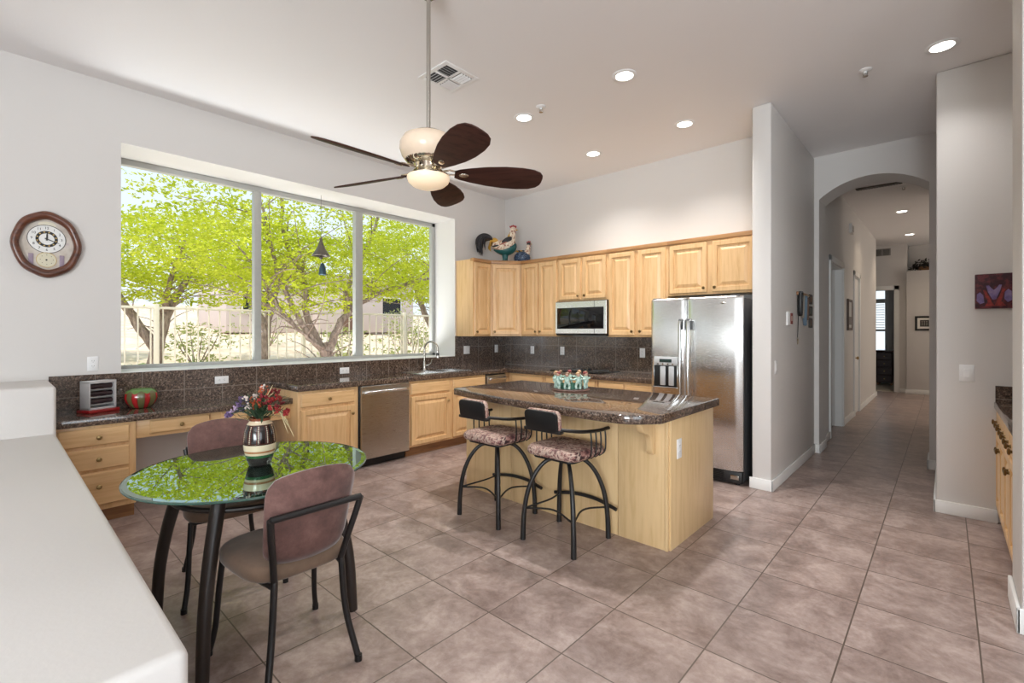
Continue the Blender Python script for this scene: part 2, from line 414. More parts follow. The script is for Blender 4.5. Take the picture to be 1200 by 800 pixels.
# door casings of the hall
dc = B()
for (a, c) in ((7.62, 8.66), (9.88, 10.50)):
    for yy in (a-.085, c): dc.box((-1.15, yy, 0), (-1.128, yy+.085, 2.465), .005)
    dc.box((-1.15, a-.085, 2.38), (-1.128, c+.085, 2.465), .005)
    for yy in (a, c-.014): dc.box((-1.30, yy, 0), (-1.15, yy+.014, 2.38))
    dc.box((-1.30, a, 2.366), (-1.15, c, 2.38))
for xx in (-1.54, -.90): dc.box((xx, 14.378, 0), (xx+.10, 14.40, 2.52), .005)
dc.box((-1.54, 14.378, 2.42), (-.80, 14.40, 2.52), .005)
struct('trim_door_casings', dc, M['white'])
DOORL = [(0, 0), (0, .036), (.003, .04), (.13, .04), (.14, .032), (.16, .032), (.19, .039)]
d1 = B(); d1.box((0, -.0, .01), (.98, .004, 2.36)); d1.panel(0, .01, .98, 2.36, [(0, 0), (0, .036), (.002, .04)], 0)
for (z0_, z1_) in ((.2, 1.0), (1.15, 2.2)): d1.panel(.12, z0_, .86, z1_, [(0, .04), (.012, .034), (.03, .034), (.06, .041)], 0)
dr = struct('door_1', d1, M['white']); dr.location = (-1.24, 8.61, 0); dr.rotation_euler = (0, 0, R(180+62))
hb = B()
for zz in (.25, 1.2, 2.1): hb.tube([(-.01, -.02, zz-.05), (-.01, -.02, zz+.05)], .012, 8)
hb.obj('hinge', M['bronze'], dr)
kb = B(); kb.lathe([(.026, 0), (.026, .006), (.010, .01), (.010, .035), (.026, .045), (.028, .06), (.018, .07), (.001, .072)], (.92, -.04, .98), 16, mat=Matrix.Rotation(R(90), 4, 'X')); kb.obj('knob', M['brass'], dr)
d2 = B(); d2.panel(0, .01, .60, 2.36, [(0, 0), (0, .036), (.002, .04)], 0); d2.box((0, 0, .01), (.6, .004, 2.36))
dr2 = struct('door_2', d2, M['white']); dr2.location = (-1.20, 9.89, 0); dr2.rotation_euler = (0, 0, R(90))
kb = B(); kb.lathe([(.026, 0), (.026, .006), (.010, .01), (.010, .035), (.026, .045), (.028, .06), (.018, .07), (.001, .072)], (.08, -.04, .98), 16, mat=Matrix.Rotation(R(90), 4, 'X')); kb.obj('knob', M['brass'], dr2)

# ------------------------------------------------------------------ windows
def window_x(name, xf, y0, y1, z0, z1, mulls, t=.055, dep=.07):
    fb = B(); fb.box((xf, y0, z0), (xf+dep, y1, z0+t*.7), .004); fb.box((xf, y0, z1-t), (xf+dep, y1, z1), .004)
    fb.box((xf, y0, z0), (xf+dep, y0+t, z1), .004); fb.box((xf, y1-t, z0), (xf+dep, y1, z1), .004)
    w = struct(name, fb, M['alu']); yy = [y0+t]
    for (m, hw_) in mulls:
        B().box((xf-.005, m-hw_, z0+t*.7), (xf+dep+.005, m+hw_, z1-t), .004).obj('mullion', M['alu'], w); yy += [m-hw_, m+hw_]
    yy.append(y1-t)
    for i in range(0, len(yy), 2):
        B().add([(xf+.03, yy[i], z0+t*.7), (xf+.03, yy[i+1], z0+t*.7), (xf+.03, yy[i+1], z1-t), (xf+.03, yy[i], z1-t)], [[0, 1, 2, 3]]).obj('glass_pane', M['pane'], w)
    return w
window_x('window_1', -5.615, .725, 4.39, 1.083, 3.015, [(1.953, .036), (3.165, .050)])
fb = B(); 
for a, c in (((-2.1, 17.38, .80), (-2.03, 17.46, 2.72)), ((-1.29, 17.38, .80), (-1.22, 17.46, 2.72)), ((-2.1, 17.38, .80), (-1.22, 17.46, .87)), ((-2.1, 17.38, 2.65), (-1.22, 17.46, 2.72)), ((-2.03, 17.38, 2.26), (-1.29, 17.46, 2.38)), ((-2.03, 17.38, 1.44), (-1.29, 17.46, 1.50)), ((-1.67, 17.38, .87), (-1.64, 17.46, 2.65))): fb.box(a, c, .004)
w2 = struct('window_2', fb, M['white'])
B().add([(-2.03, 17.43, .87), (-1.29, 17.43, .87), (-1.29, 17.43, 2.65), (-2.03, 17.43, 2.65)], [[0, 1, 2, 3]]).obj('glass_pane', M['pane'], w2)
sl = B()
for k in range(10):
    zz = 1.53 + k*.073; sl.box((-2.02, -.03, -.004), (-1.30, .03, .004), mat=Matrix.Translation((0, 17.37, zz+.02)) @ Matrix.Rotation(R(-8), 4, 'X'))
sl.obj('shutter', M['white'], w2)
fb = B(); t = .06; a, c = .3, 3.3
for p_, q_ in (((a, -5.13, .12), (a+t, -5.05, 2.75)), ((c-t, -5.13, .12), (c, -5.05, 2.75)), ((a, -5.13, .12), (c, -5.05, .18)), ((a, -5.13, 2.69), (c, -5.05, 2.75)), (((a+c)/2-.03, -5.13, .18), ((a+c)/2+.03, -5.05, 2.69))): fb.box(p_, q_, .004)
w = struct('window_3', fb, M['alu'])
B().add([(a+t, -5.1, .18), (c-t, -5.1, .18), (c-t, -5.1, 2.69), (a+t, -5.1, 2.69)], [[0, 1, 2, 3]]).obj('glass_pane', M['pane'], w)
window_x('window_5', 4.10, -2.3, .3, .30, 2.75, [(-1.0, .035)])
window_x('window_4', -5.615, -4.9, -.7, .20, 2.80, [(-2.8, .04)])
# backsplash tiles and sill
bs = B(); bs.box((WX, .29, .797), (WX+.014, 1.93, 1.084)); bs.box((WX, 1.93, .92), (WX+.014, 4.39, 1.084)); bs.box((WX, 4.39, .92), (WX+.014, YB, 1.366))
struct('trim_backsplash_left', bs, M['granite_wall_x'])
struct('trim_backsplash_back', B().box((WX+.014, YB-.014, .92), (-2.28, YB, 1.366)), M['granite_wall_y'])
struct('trim_backsplash_right', B().box((.275, 5.046, .90), (.92, 5.06, 1.026)), M['granite_wall_y'])
struct('trim_window_sill', B().box((-5.545, .727, 1.083), (WX+.004, 4.388, 1.089), .002), M['white'])

# ------------------------------------------------------------------ cabinets
DOOR = [(0, 0), (0, .017), (.005, .023), (.048, .023), (.054, .008), (.066, .007), (.098, .021)]
DRAW = [(0, 0), (0, .012), (.009, .02)]
RX90 = Matrix.Rotation(R(90), 4, 'X')
def knob_b(x, z, y=-.02, s=1.0):
    return B().lathe([(.010*s, 0), (.0085*s, .004), (.0065*s, .010), (.008*s, .014), (.0155*s, .018), (.0165*s, .023), (.012*s, .028), (1e-7, .030)], (x, y, z), 14, mat=RX90)
def cabinet(name, label, loc, rz, w, z0, z1, depth, doors=(), drawers=(), toe=True, group=None, mat='maple', crown=False, body=None, cat='cabinet', kmat='brass', back=None):
    t = thing(name, label, cat, loc, rz, group)
    b = B() if body is None else body
    if body is None: b.box((0, 0, z0), (w, depth, z1), .002)
    b.obj('carcass', M[mat], t)
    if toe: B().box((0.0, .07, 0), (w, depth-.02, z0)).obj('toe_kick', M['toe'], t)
    for kind, lst in (('door', doors), ('drawer_front', drawers)):
        for (x0, a, x1, c, kx, kz) in lst:
            d = B().panel(x0, a, x1, c, DOOR if kind == 'door' else DRAW).obj(kind, M['maple_h' if kind != 'door' else mat], t, 20)
            if kx is not None: knob_b(kx, kz).obj('knob', M[kmat], d)
    if crown: B().box((-.004, -.022, z1-.035), (w+.004, .05, z1+.012), .006).obj('crown', M['crown'], t)
    return t
H90 = R(90); FX = -4.49
cabinet('base_cabinet', 'maple base cabinet between the desk and the dishwasher', (FX, 1.93, 0), H90, .62, .11, .866, .60,
        [(.025, .135, .575, .685, .545, .60)], [(.025, .712, .575, .838, .300, .772)])
sbb = B(); sbb.box((0, .02, .11), (.018, .60, .866)); sbb.box((1.187, .02, .11), (1.205, .60, .866)); sbb.box((0, .02, .11), (1.205, .60, .128)); sbb.box((0, .582, .11), (1.205, .60, .866)); sbb.box((0, 0, .11), (1.205, .02, .866))
cabinet('sink_base_cabinet', 'wide maple base cabinet under the sink with two false drawer fronts', (FX, 3.185, 0), H90, 1.205, .11, .866, .60,
        [(.018, .135, .580, .688, .548, .60), (.695-.06, .135, 1.190, .688, 1.155, .60)], [(.018, .712, .580, .836, None, 0), (.635, .712, 1.190, .836, None, 0)], body=sbb)
cabinet('corner_filler_cabinet', 'blind maple corner base behind the island', (FX, 4.78, 0), H90, .62, .11, .866, .60)
BFY = 4.82
cabinet('base_cabinet', 'maple base cabinet with one drawer in the rear corner', (-4.46, BFY, 0), 0, .63, .11, .866, .58, [(.07, .135, .61, .688, .575, .6)], [(.07, .712, .61, .84, None, 0)])
cabinet('cooktop_cabinet', 'maple base cabinet carrying the black cooktop', (-3.82, BFY, 0), 0, .78, .11, .866, .58,
        [(.02, .135, .385, .688, .35, .6), (.395, .135, .76, .688, .43, .6)], [(.02, .712, .76, .84, None, 0)])
cabinet('base_cabinet', 'maple base cabinet with two drawers beside the refrigerator', (-3.03, BFY, 0), 0, .735, .11, .866, .58,
        [(.02, .135, .345, .688, .31, .6), (.375, .135, .70, .688, .41, .6)], [(.02, .712, .345, .84, None, 0), (.375, .712, .70, .84, None, 0)])
# wall cabinets
UZ0, UZ1, UY, UD = 1.366, 2.425, 5.09, .33
DZ0, DZ1 = 1.388, 2.375
cabinet('wall_cabinet', 'narrow maple wall cabinet next to the window recess', (-4.75, 4.41, 0), H90, .34, UZ0, UZ1, .35, [(.02, DZ0, .325, DZ1, .05, 1.43)], toe=False, crown=True, kmat='bronze')
cb = B().prism([(-5.1, 4.75), (-4.75, 4.75), (-4.47, 5.09), (-4.47, 5.415), (-5.1, 5.415)], UZ0, UZ1)
ang = math.atan2(.34, .28); cl = math.hypot(.28, .34)
ct = thing('corner_wall_cabinet', 'diagonal maple corner wall cabinet under the ceramic roosters', 'cabinet', (-4.75, 4.75, 0), ang)
inv = Matrix.Rotation(-ang, 4, 'Z') @ Matrix.Translation((4.75, -4.75, 0)); cb.v = [tuple(inv @ Vector(p)) for p in cb.v]
cb.obj('carcass', M['maple'], ct)
d = B().panel(.025, DZ0, cl-.025, DZ1, DOOR).obj('door', M['maple'], ct, 20); knob_b(.055, 1.43).obj('knob', M['bronze'], d)
B().box((-.004, -.022, UZ1-.035), (cl+.004, .05, UZ1+.012), .006).obj('crown', M['crown'], ct)
def upper(name, label, x0, x1, z0, doors):
    zd = z0 + .022
    dd = [(a-x0, zd, c-x0, DZ1, k-x0, zd+.045) for (a, c, k) in doors]
    return cabinet(name, label, (x0, UY, 0), 0, x1-x0, z0, UZ1, UD, dd, toe=False, crown=True, kmat='bronze')
upper('wall_cabinet', 'tall two-door maple wall cabinet left of the microwave', -4.47, -3.81, UZ0, [(-4.44, -4.155, -4.185), (-4.135, -3.835, -4.105)])
upper('wall_cabinet', 'short two-door maple wall cabinet above the microwave', -3.81, -3.06, 1.825, [(-3.785, -3.45, -3.48), (-3.41, -3.075, -3.38)])
upper('wall_cabinet', 'tall two-door maple wall cabinet between microwave and refrigerator', -3.06, -2.29, UZ0, [(-3.035, -2.69, -2.72), (-2.645, -2.31, -2.615)])
upper('wall_cabinet', 'short two-door maple wall cabinet above the refrigerator', -2.29, -1.315, 1.825, [(-2.265, -1.855, -1.885), (-1.80, -1.39, -1.77)])

# worktops
wt = B(); hole = [(-4.98, 3.42), (-4.98, 4.22), (-4.56, 4.22), (-4.56, 3.42)]
outer = [(WX, 1.92), (-4.46, 1.92), (-4.46, 4.785), (-2.29, 4.785), (-2.29, YB), (WX, YB)]
zb, zt = .866, .925
for (a, c) in (((WX, 1.92), (-4.475, 3.42)), ((WX, 4.22), (-4.475, YB)), ((WX, 3.42), (-4.98, 4.22)), ((-4.56, 3.42), (-4.475, 4.22)), ((-4.475, 4.80), (-2.29, YB))): wt.box((a[0]+.0, a[1], zb), (c[0], c[1], zt))
wt.cur = 1; wt.box((-4.476, 1.918, zb), (-4.458, 4.80, zt+.0008), .007); wt.box((-4.476, 4.783, zb), (-2.289, 4.801, zt+.0008), .007); wt.box((WX, 1.912, zb), (-4.458, 1.93, zt+.0008), .007)
tag(wt.obj('kitchen_worktop', [M['granite'], M['granite_edge']]), 'L-shaped dark granite tile worktop along the window and rear wall', 'worktop')
dt = B(); dt.box((WX+.014, .29, .745), (-4.60, 1.928, .797)); dt.cur = 1; dt.box((-4.603, .29, .743), (-4.585, 1.928, .7985), .007)
tag(dt.obj('desk_worktop', [M['granite'], M['granite_edge']]), 'lower dark granite tile worktop of the desk below the window', 'worktop')
# desk: drawer unit and pencil drawers
cabinet('desk_drawer_cabinet', 'maple desk cabinet with three drawers beside the white half wall', (-4.62, .292, 0), H90, .455, .11, .744, .46, [],
        [(.015, .592, .415, .722, .235, .652), (.015, .415, .415, .572, .235, .492), (.015, .150, .415, .395, .235, .290)])
ap = thing('desk_pencil_drawers', 'maple apron with two shallow drawers over the desk kneehole', 'drawers', (-4.64, .75, 0), H90)
B().box((0, 0, .60), (1.178, .40, .744), .002).obj('apron', M['maple_h'], ap)
for (a, c) in ((.085, .50), (.585, 1.0)):
    d = B().panel(a, .625, c, .728, DRAW).obj('drawer_front', M['maple_h'], ap, 20); knob_b((a+c)/2, .677).obj('knob', M['brass'], d)
# pantry cabinets in the right alcove
pt = thing('pantry_cabinet', 'maple base cabinet with brass knobs in the alcove at right', 'cabinet', (.30, 5.058, 0), R(-90))
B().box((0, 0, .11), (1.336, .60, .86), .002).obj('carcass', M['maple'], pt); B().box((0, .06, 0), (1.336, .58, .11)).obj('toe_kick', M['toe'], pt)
for i in range(4):
    a = .004+i*.333; c = a+.325
    d = B().panel(a, .70, c, .842, DRAW).obj('drawer_front', M['maple_h'], pt, 20)
    knob_b(a+.07, .765, s=1.2).obj('knob', M['bronze'], d); knob_b(c-.07, .765, s=1.2).obj('knob', M['bronze'], d)
    d = B().panel(a, .13, c, .685, DOOR).obj('door', M['maple'], pt, 20); knob_b(c-.03 if i % 2 == 0 else a+.03, .60, s=1.2).obj('knob', M['bronze'], d)
pw = B().box((.285, 3.722, .862), (.92, 5.058, .905)); pw.cur = 1; pw.box((.268, 3.722, .858), (.288, 5.058, .906), .007)
tag(pw.obj('pantry_worktop', [M['granite'], M['granite_edge']]), 'dark granite worktop on the pantry cabinet at right', 'worktop')

# ------------------------------------------------------------------ island
isl = thing('kitchen_island', 'pale maple kitchen island with plain panels and a scrolled bracket', 'island', (0, 0, 0))
B().box((-3.27, 2.975, 0), (-1.335, 3.72, .86), .002).obj('carcass', M['maple_pale'], isl)
for (a, c) in ((-3.28, -2.72), (-2.715, -2.20), (-2.195, -1.70)): B().box((a, 2.962, .0), (c, 2.976, .86), .003).obj('panel', M['maple_pale'], isl)
B().box((-1.695, 2.958, 0), (-1.345, 2.976, .86), .003).obj('panel', M['maple_pale'], isl)
B().box((-1.352, 2.952, 0), (-1.330, 2.980, .86), .004).obj('corner_post', M['maple_pale'], isl)
B().box((-1.336, 2.975, 0), (-1.318, 3.735, .86), .003).obj('end_panel', M['maple_pale'], isl)
prof = [(0, 0), (0, -.235), (-.030, -.235), (-.045, -.222), (-.052, -.19), (-.060, -.14), (-.085, -.105), (-.115, -.088), (-.150, -.080), (-.172, -.068), (-.182, -.048), (-.185, -.03), (-.20, -.026), (-.205, 0)]
mtx = Matrix.Translation((-1.437, 2.957, .858)) @ Matrix(((0, 0, 1, 0), (1, 0, 0, 0), (0, 1, 0, 0), (0, 0, 0, 1)))
B().prism(prof, -.022, .022, .003, mat=mtx).obj('bracket', M['maple_pale'], isl)
for i in range(3):
    x = -3.24+i*.63
    d = B().panel(x, .13, x+.60, .70, DOOR); d.v = [(-(p[0])-4.58, -p[1]+2*0+3.72, p[2]) for p in d.v]; d = d.obj('door', M['maple'], isl, 20)
front = bez([(-3.285, 2.815, 0), (-3.0, 2.752, 0), (-2.6, 2.685, 0), (-2.2, 2.635, 0), (-1.85, 2.602, 0), (-1.6, 2.595, 0), (-1.43, 2.625, 0), (-1.292, 2.765, 0)], 6)
poly = [(p.x, p.y) for p in front] + [(-1.285, 2.79), (-1.285, 3.77), (-3.31, 3.77), (-3.31, 2.85)]
iw = B().prism(poly, .86, .918, .008); n_ = len(iw.f)
for i, f in enumerate(iw.f):
    zs = [iw.v[k][2] for k in f]; iw.mi[i] = 0 if min(zs) > .915 else 1
tag(iw.obj('island_worktop', [M['granite'], M['granite_edge']]), 'polished dark granite worktop with bowed front on the island', 'worktop')

# ------------------------------------------------------------------ appliances
fz = thing('refrigerator', 'stainless side-by-side refrigerator with ice and water dispenser', 'refrigerator', (-2.285, 4.70, 0))
fb = B().box((.005, 0, .03), (.905, .70, 1.745), .004); fb.obj('cabinet_body', plain('dark_grey_steel', srgb(66, 66, 68), .45), fz)
def bulge_door(x0, x1, z0, z1, y0, bul, cut=None):
    b = B(); nx = 14; prof = []
    for i in range(nx+1):
        t = i/nx; x = x0 + (x1-x0)*t; e = min(t, 1-t)*(x1-x0); rnd = -.022*(1-min(1, e/.022))**2
        prof.append((x, y0 - .046 - bul*math.sin(math.pi*t) - rnd))
    zs = [z0, z0+.008, z1-.03, z1-.012, z1-.003, z1]; dz = [.006, 0, 0, .004, .010, .018]
    vs_ = []; 
    for z, d_ in zip(zs, dz): vs_ += [(x, y+d_, z) for x, y in prof]
    w = nx+1; fs_ = []
    for k in range(len(zs)-1):
        for i in range(nx): fs_.append([k*w+i, k*w+i+1, (k+1)*w+i+1, (k+1)*w+i])
    o = len(vs_)
    for z in (z0, z1): vs_ += [(x, y0, z) for x, y in prof]
    for i in range(nx):
        fs_.append([o+i, o+i+1, i+1, i]); t_ = (len(zs)-1)*w; fs_.append([t_+i, t_+i+1, o+w+i+1, o+w+i])
        fs_.append([o+w+i, o+w+i+1, o+i+1, o+i])
    fs_.append([o, 0]+[k*w for k in range(1, len(zs))]+[o+w]); fs_.append([o+w-1, o+2*w-1]+[k*w+w-1 for k in range(len(zs)-1, -1, -1)])
    return b.add(vs_, fs_)
M['steel_fr'] = steel('fridge_steel', .25, (.74, .74, .73, 1), 0)
q_ = M['steel_fr'].node_tree; q_.links.remove(q_.nodes['Principled BSDF'].inputs['Normal'].links[0]); q_.nodes['Principled BSDF'].inputs['Anisotropic'].default_value = .85
tg_ = q_.nodes.new('ShaderNodeTangent'); tg_.direction_type = 'RADIAL'; tg_.axis = 'Z'; q_.links.new(tg_.outputs[0], q_.nodes['Principled BSDF'].inputs['Tangent'])
ld = bulge_door(.003, .381, .135, 1.768, -.006, .016).obj('freezer_door', M['steel_fr'], fz, 50)
rd = bulge_door(.387, .907, .135, 1.768, -.006, .020).obj('fresh_food_door', M['steel_fr'], fz, 50)
for dd, hx_ in ((ld, .345), (rd, .424)):
    B().tube([(hx_, -.062, 1.545), (hx_, -.105, 1.545), (hx_, -.118, 1.50), (hx_, -.122, 1.05), (hx_, -.118, .46), (hx_, -.105, .415), (hx_, -.062, .415)], .0155, 12).obj('handle', M['steel'], dd)
    B().box((hx_-.013, -.120, 1.45), (hx_+.013, -.058, 1.555), .006).obj('handle_cap', plain('grey_handle_cap', srgb(96, 98, 100), .35), dd)
dp = B().box((.055, -.080, 1.088), (.305, -.056, 1.175), .006).obj('dispenser_panel', plain('silver_plastic', srgb(196, 198, 200), .35, .4), ld)
B().box((.115, -.083, 1.118), (.245, -.079, 1.152), .002).obj('display', plain('dark_green_display', srgb(34, 52, 50), .15), ld)
db = B()
for k in range(4): db.lathe([(.010, 0), (.010, .004), (1e-6, .005)], (.10+k*.052, -.079, 1.102), 12, mat=RX90)
db.obj('dispenser_buttons', M['chrome'], ld)
cv = B(); cv.box((.060, -.0785, .868), (.300, -.060, 1.085), .002); cv.obj('dispenser_recess', M['black'], ld)
cf = B(); cf.box((.050, -.088, .855), (.310, -.058, .872), .004); cf.box((.050, -.085, .872), (.060, -.058, 1.088), .003); cf.box((.300, -.085, .872), (.310, -.058, 1.088), .003); cf.obj('dispenser_tray', M['steel'], ld)
for x in (.155, .245): B().box((x-.028, -.094, .885), (x+.028, -.078, 1.08), .010).obj('dispenser_paddle', plain('light_grey_paddle', srgb(188, 190, 192), .3, .3), ld)
B().ell((.735, -.0655, 1.70), (.034, .006, .0125), 24, 10).obj('badge', M['chrome'], rd)
B().box((.01, -.045, .022), (.90, .05, .128), .006).obj('grille', M['black'], fz)
lv = B(); 
for k in range(6): lv.box((.03, -.050, .034+k*.014), (.74, -.044, .041+k*.014))
lv.obj('louvers', M['black'], fz)
B().box((.80, -.052, .055), (.875, -.040, .095), .004).obj('latch', M['chrome'], fz)
fl = B()
for x in (.06, .85):
    for y in (0, .62): fl.lathe([(.02, 0), (.02, .03)], (x, y, 0), 12)
fl.obj('feet', M['black'], fz)
for x in (.03, .80): B().box((x, -.05, 1.745), (x+.08, .06, 1.775), .006).obj('hinge_cover', plain('grey_hinge', srgb(90, 90, 92), .4), fz)

mw = thing('microwave', 'stainless over-the-range microwave with dark glass door', 'microwave', (-3.805, 5.01, 1.392))
B().box((0, .02, 0), (.77, .40, .43), .003).obj('case', M['black'], mw)
B().panel(0, .012, .77, .422, [(0, 0), (0, .012), (.004, .016)], .02).obj('front_frame', M['steel_fr'], mw)
B().panel(.03, .075, .735, .345, [(0, .014), (0, .018), (.003, .020)], .02).obj('door_glass', M['black_gloss'], mw)
B().box((.598, .001, .012), (.601, .006, .422)).obj('door_seam', M['dark_slot'], mw)
B().box((.01, .015, -.014), (.76, .38, .004), .003).obj('vent_grille', M['black'], mw)

dw = thing('dishwasher', 'stainless dishwasher with bar handle between base cabinets', 'dishwasher', (-4.49, 2.555, 0), H90)
B().box((0, .0, .08), (.625, .56, .862), .002).obj('tub', M['black'], dw)
B().panel(.016, .095, .612, .858, [(0, 0), (0, .026), (.004, .033)]).obj('front_panel', M['steel_dw'], dw)
B().box((.02, -.030, .862-.026), (.608, -.002, .8625), .004).obj('control_strip', M['steel'], dw)
hb = bez([(.045, -.032, .790), (.05, -.055, .794), (.10, -.066, .797), (.31, -.070, .799), (.52, -.066, .797), (.57, -.055, .794), (.575, -.032, .790)], 6)
B().tube(hb, .012, 10, flat=1.3).obj('handle', M['steel'], dw)
B().box((.02, .05, .005), (.605, .5, .09)).obj('toe_panel', M['black'], dw)
cp = thing('trash_compactor', 'narrow stainless compactor with bar handle right of the sink cabinet', 'appliance', (-4.49, 4.395, 0), H90)
B().box((0, 0, .09), (.375, .56, .862), .002).obj('case', M['black'], cp)
B().panel(.008, .11, .367, .852, [(0, 0), (0, .024), (.004, .030)]).obj('front_panel', M['steel_dw'], cp)
B().tube(bez([(.03, -.028, .800), (.035, -.06, .803), (.09, -.072, .806), (.19, -.075, .807), (.285, -.072, .806), (.34, -.06, .803), (.345, -.028, .800)], 6), .013, 10, flat=1.4).obj('handle', M['steel'], cp)
B().box((.01, .05, .005), (.365, .5, .10)).obj('toe_panel', M['black'], cp)

ck = thing('cooktop', 'flat black glass cooktop set into the rear worktop', 'cooktop', (-3.80, 4.87, .925))
B().prism(rect_round(0, 0, .76, .50, .03), 0, .010, .003).obj('glass_top', M['black_gloss'], ck)
ring_m = plain('grey_burner_ring', srgb(92, 92, 94), .3)
for (x, y, r) in ((.20, .15, .09), (.20, .36, .075), (.56, .15, .075), (.56, .36, .10)):
    b = B(); b.lathe([(r, .0101), (r, .0108), (r-.004, .0108), (r-.004, .0101)], (x, y, 0), 36, cap=False); b.obj('burner', ring_m, ck)
for k in range(4): B().lathe([(.019, .010), (.018, .026), (.012, .030), (1e-7, .030)], (.38, .10+.085*k, 0), 16).obj('control_knob', M['black'], ck)

# sink and tap
sk = thing('kitchen_sink', 'double-bowl stainless sink set in the window worktop', 'sink', (-4.98, 3.42, .925))
b = B(); t = .008
b.box((-.012, -.012, .0), (.432, .012, .004), .001); b.box((-.012, .788, 0), (.432, .812, .004), .001); b.box((-.012, 0, 0), (.012, .80, .004), .001); b.box((.408, 0, 0), (.432, .80, .004), .001); b.box((.0, .39, -.03), (.42, .41, .002), .001)
b.obj('rim', M['steel'], sk)
for (a, c) in ((.004, .394), (.406, .796)):
    b = B(); x0, x1 = .004, .416
    b.add([(x0, a, 0), (x1, a, 0), (x1, c, 0), (x0, c, 0), (x0+.03, a+.03, -.19), (x1-.03, a+.03, -.19), (x1-.03, c-.03, -.19), (x0+.03, c-.03, -.19)], [[0, 1, 5, 4], [1, 2, 6, 5], [2, 3, 7, 6], [3, 0, 4, 7], [4, 5, 6, 7]])
    bw = b.obj('bowl', M['steel'], sk); B().lathe([(.04, -.188), (.035, -.186), (1e-7, -.187)], (.21, (a+c)/2, 0), 20).obj('drain', M['chrome'], bw)
tp = thing('kitchen_tap', 'tall gooseneck brushed-nickel tap behind the sink', 'tap', (-5.02, 3.80, .925))
B().lathe([(.030, 0), (.030, .006), (.024, .014), (.021, .03), (.021, .115), (.016, .125)], (0, 0, 0), 20).obj('body', M['chrome'], tp)
nk = [(0, 0, .12), (0, 0, .20), (0, 0, .28)] + [(.085-.085*math.cos(R(a))*1.0, .04-.04*math.cos(R(a)), .28+.095*math.sin(R(a))) for a in range(15, 181, 15)] + [(.172, .081, .255)]
B().tube(nk, .0125, 12).obj('spout', M['chrome'], tp)
B().tube([(.172, .081, .262), (.173, .0815, .225), (.174, .082, .165)], [.014, .017, .019], 14).obj('spray_head', M['chrome'], tp)
B().tube([(.173, .0815, .232), (.173, .0815, .196)], [.0195, .0198], 14).obj('spray_grip', M['black'], tp)
hd = B(); hd.tube([(.018, .012, .065), (.040, .040, .070)], .011, 12); hd.tube([(.040, .040, .070), (.060, .060, .095), (.070, .070, .150)], [.009, .007, .006], 10); hd.obj('lever', M['chrome'], tp)

# ------------------------------------------------------------------ wall plates
def plate(name, label, mtx, w=.07, h=.115, kind='outlet', cat='outlet', gang=1):
    t = thing(name, label, cat); t.matrix_world = mtx
    B().panel(-w/2, -h/2, w/2, h/2, [(0, 0), (0, .003), (.005, .006)]).obj('cover_plate', M['plastic_white'], t)
    for g in range(gang):
        cx = (g-(gang-1)/2)*.046
        if kind == 'outlet':
            for s_ in (-1, 1):
                o = B().prism([(cx+.0165*math.cos(R(a)), .014*math.sin(R(a))*1.0) for a in range(0, 360, 24)], 0, .002, mat=Matrix.Translation((0, -.0055, s_*.020)) @ RX90).obj('socket', M['plastic_white'], t)
                q = B(); q.box((cx-.0075, -.0082, s_*.020-.001), (cx-.0055, -.0070, s_*.020+.007)); q.box((cx+.0055, -.0082, s_*.020-.001), (cx+.0075, -.0070, s_*.020+.007)); q.lathe([(.0022, 0), (.0022, .0008)], (cx, -.0072, s_*.020-.007), 8, mat=RX90)
                q.obj('slots', M['dark_slot'], o)
        else:
            B().panel(cx-.016, -.033, cx+.016, .033, [(0, .005), (0, .007), (.002, .009)]).obj('rocker', M['plastic_white'], t)
    return t
def face(x, y, z, d, roll=0):   # frame whose local -y points along d
    rz = {'+x': 90, '-y': 0, '-x': -90, '+y': 180}[d]
    return Matrix.Translation((x, y, z)) @ Matrix.Rotation(R(rz), 4, 'Z') @ Matrix.Rotation(R(roll), 4, 'Y')
plate('wall_outlet', 'white outlet on the painted wall left of the window, above the granite', face(WX, .548, 1.171, '+x'))
plate('wall_outlet', 'white horizontal outlet in the backsplash above the desk', face(WX+.014, 1.47, .972, '+x', 90))
plate('wall_outlet', 'white horizontal outlet in the low backsplash left of the dishwasher', face(WX+.014, 2.72, .985, '+x', 90))
plate('wall_switch', 'white double switch plate in the backsplash beside the window recess', face(WX+.014, 4.60, 1.168, '+x'), .115, .115, 'switch', 'switch', 2)
plate('wall_outlet', 'white outlet in the backsplash under the diagonal corner cabinet', face(WX+.014, 5.21, 1.172, '+x'))
plate('wall_outlet', 'white outlet in the rear backsplash nearest the corner', face(-4.53, YB-.014, 1.160, '-y'))
plate('wall_outlet', 'white outlet in the rear backsplash under the microwave', face(-3.98, YB-.014, 1.162, '-y'))
plate('wall_outlet', 'white outlet in the rear backsplash next to the refrigerator', face(-2.76, YB-.014, 1.168, '-y'))
plate('wall_outlet', 'white outlet on the maple end panel of the island', face(-1.318, 3.10, .648, '+x'), .072, .13)
plate('wall_switch', 'white switch plate low on the hall-side wall near the refrigerator', face(-1.15, 4.845, 1.105, '+x'), .075, .12, 'switch', 'switch')
plate('wall_switch', 'white rocker switch on the wall below the red and purple painting', face(.121, 5.06, 1.111, '-y'), .085, .13, 'switch', 'switch')
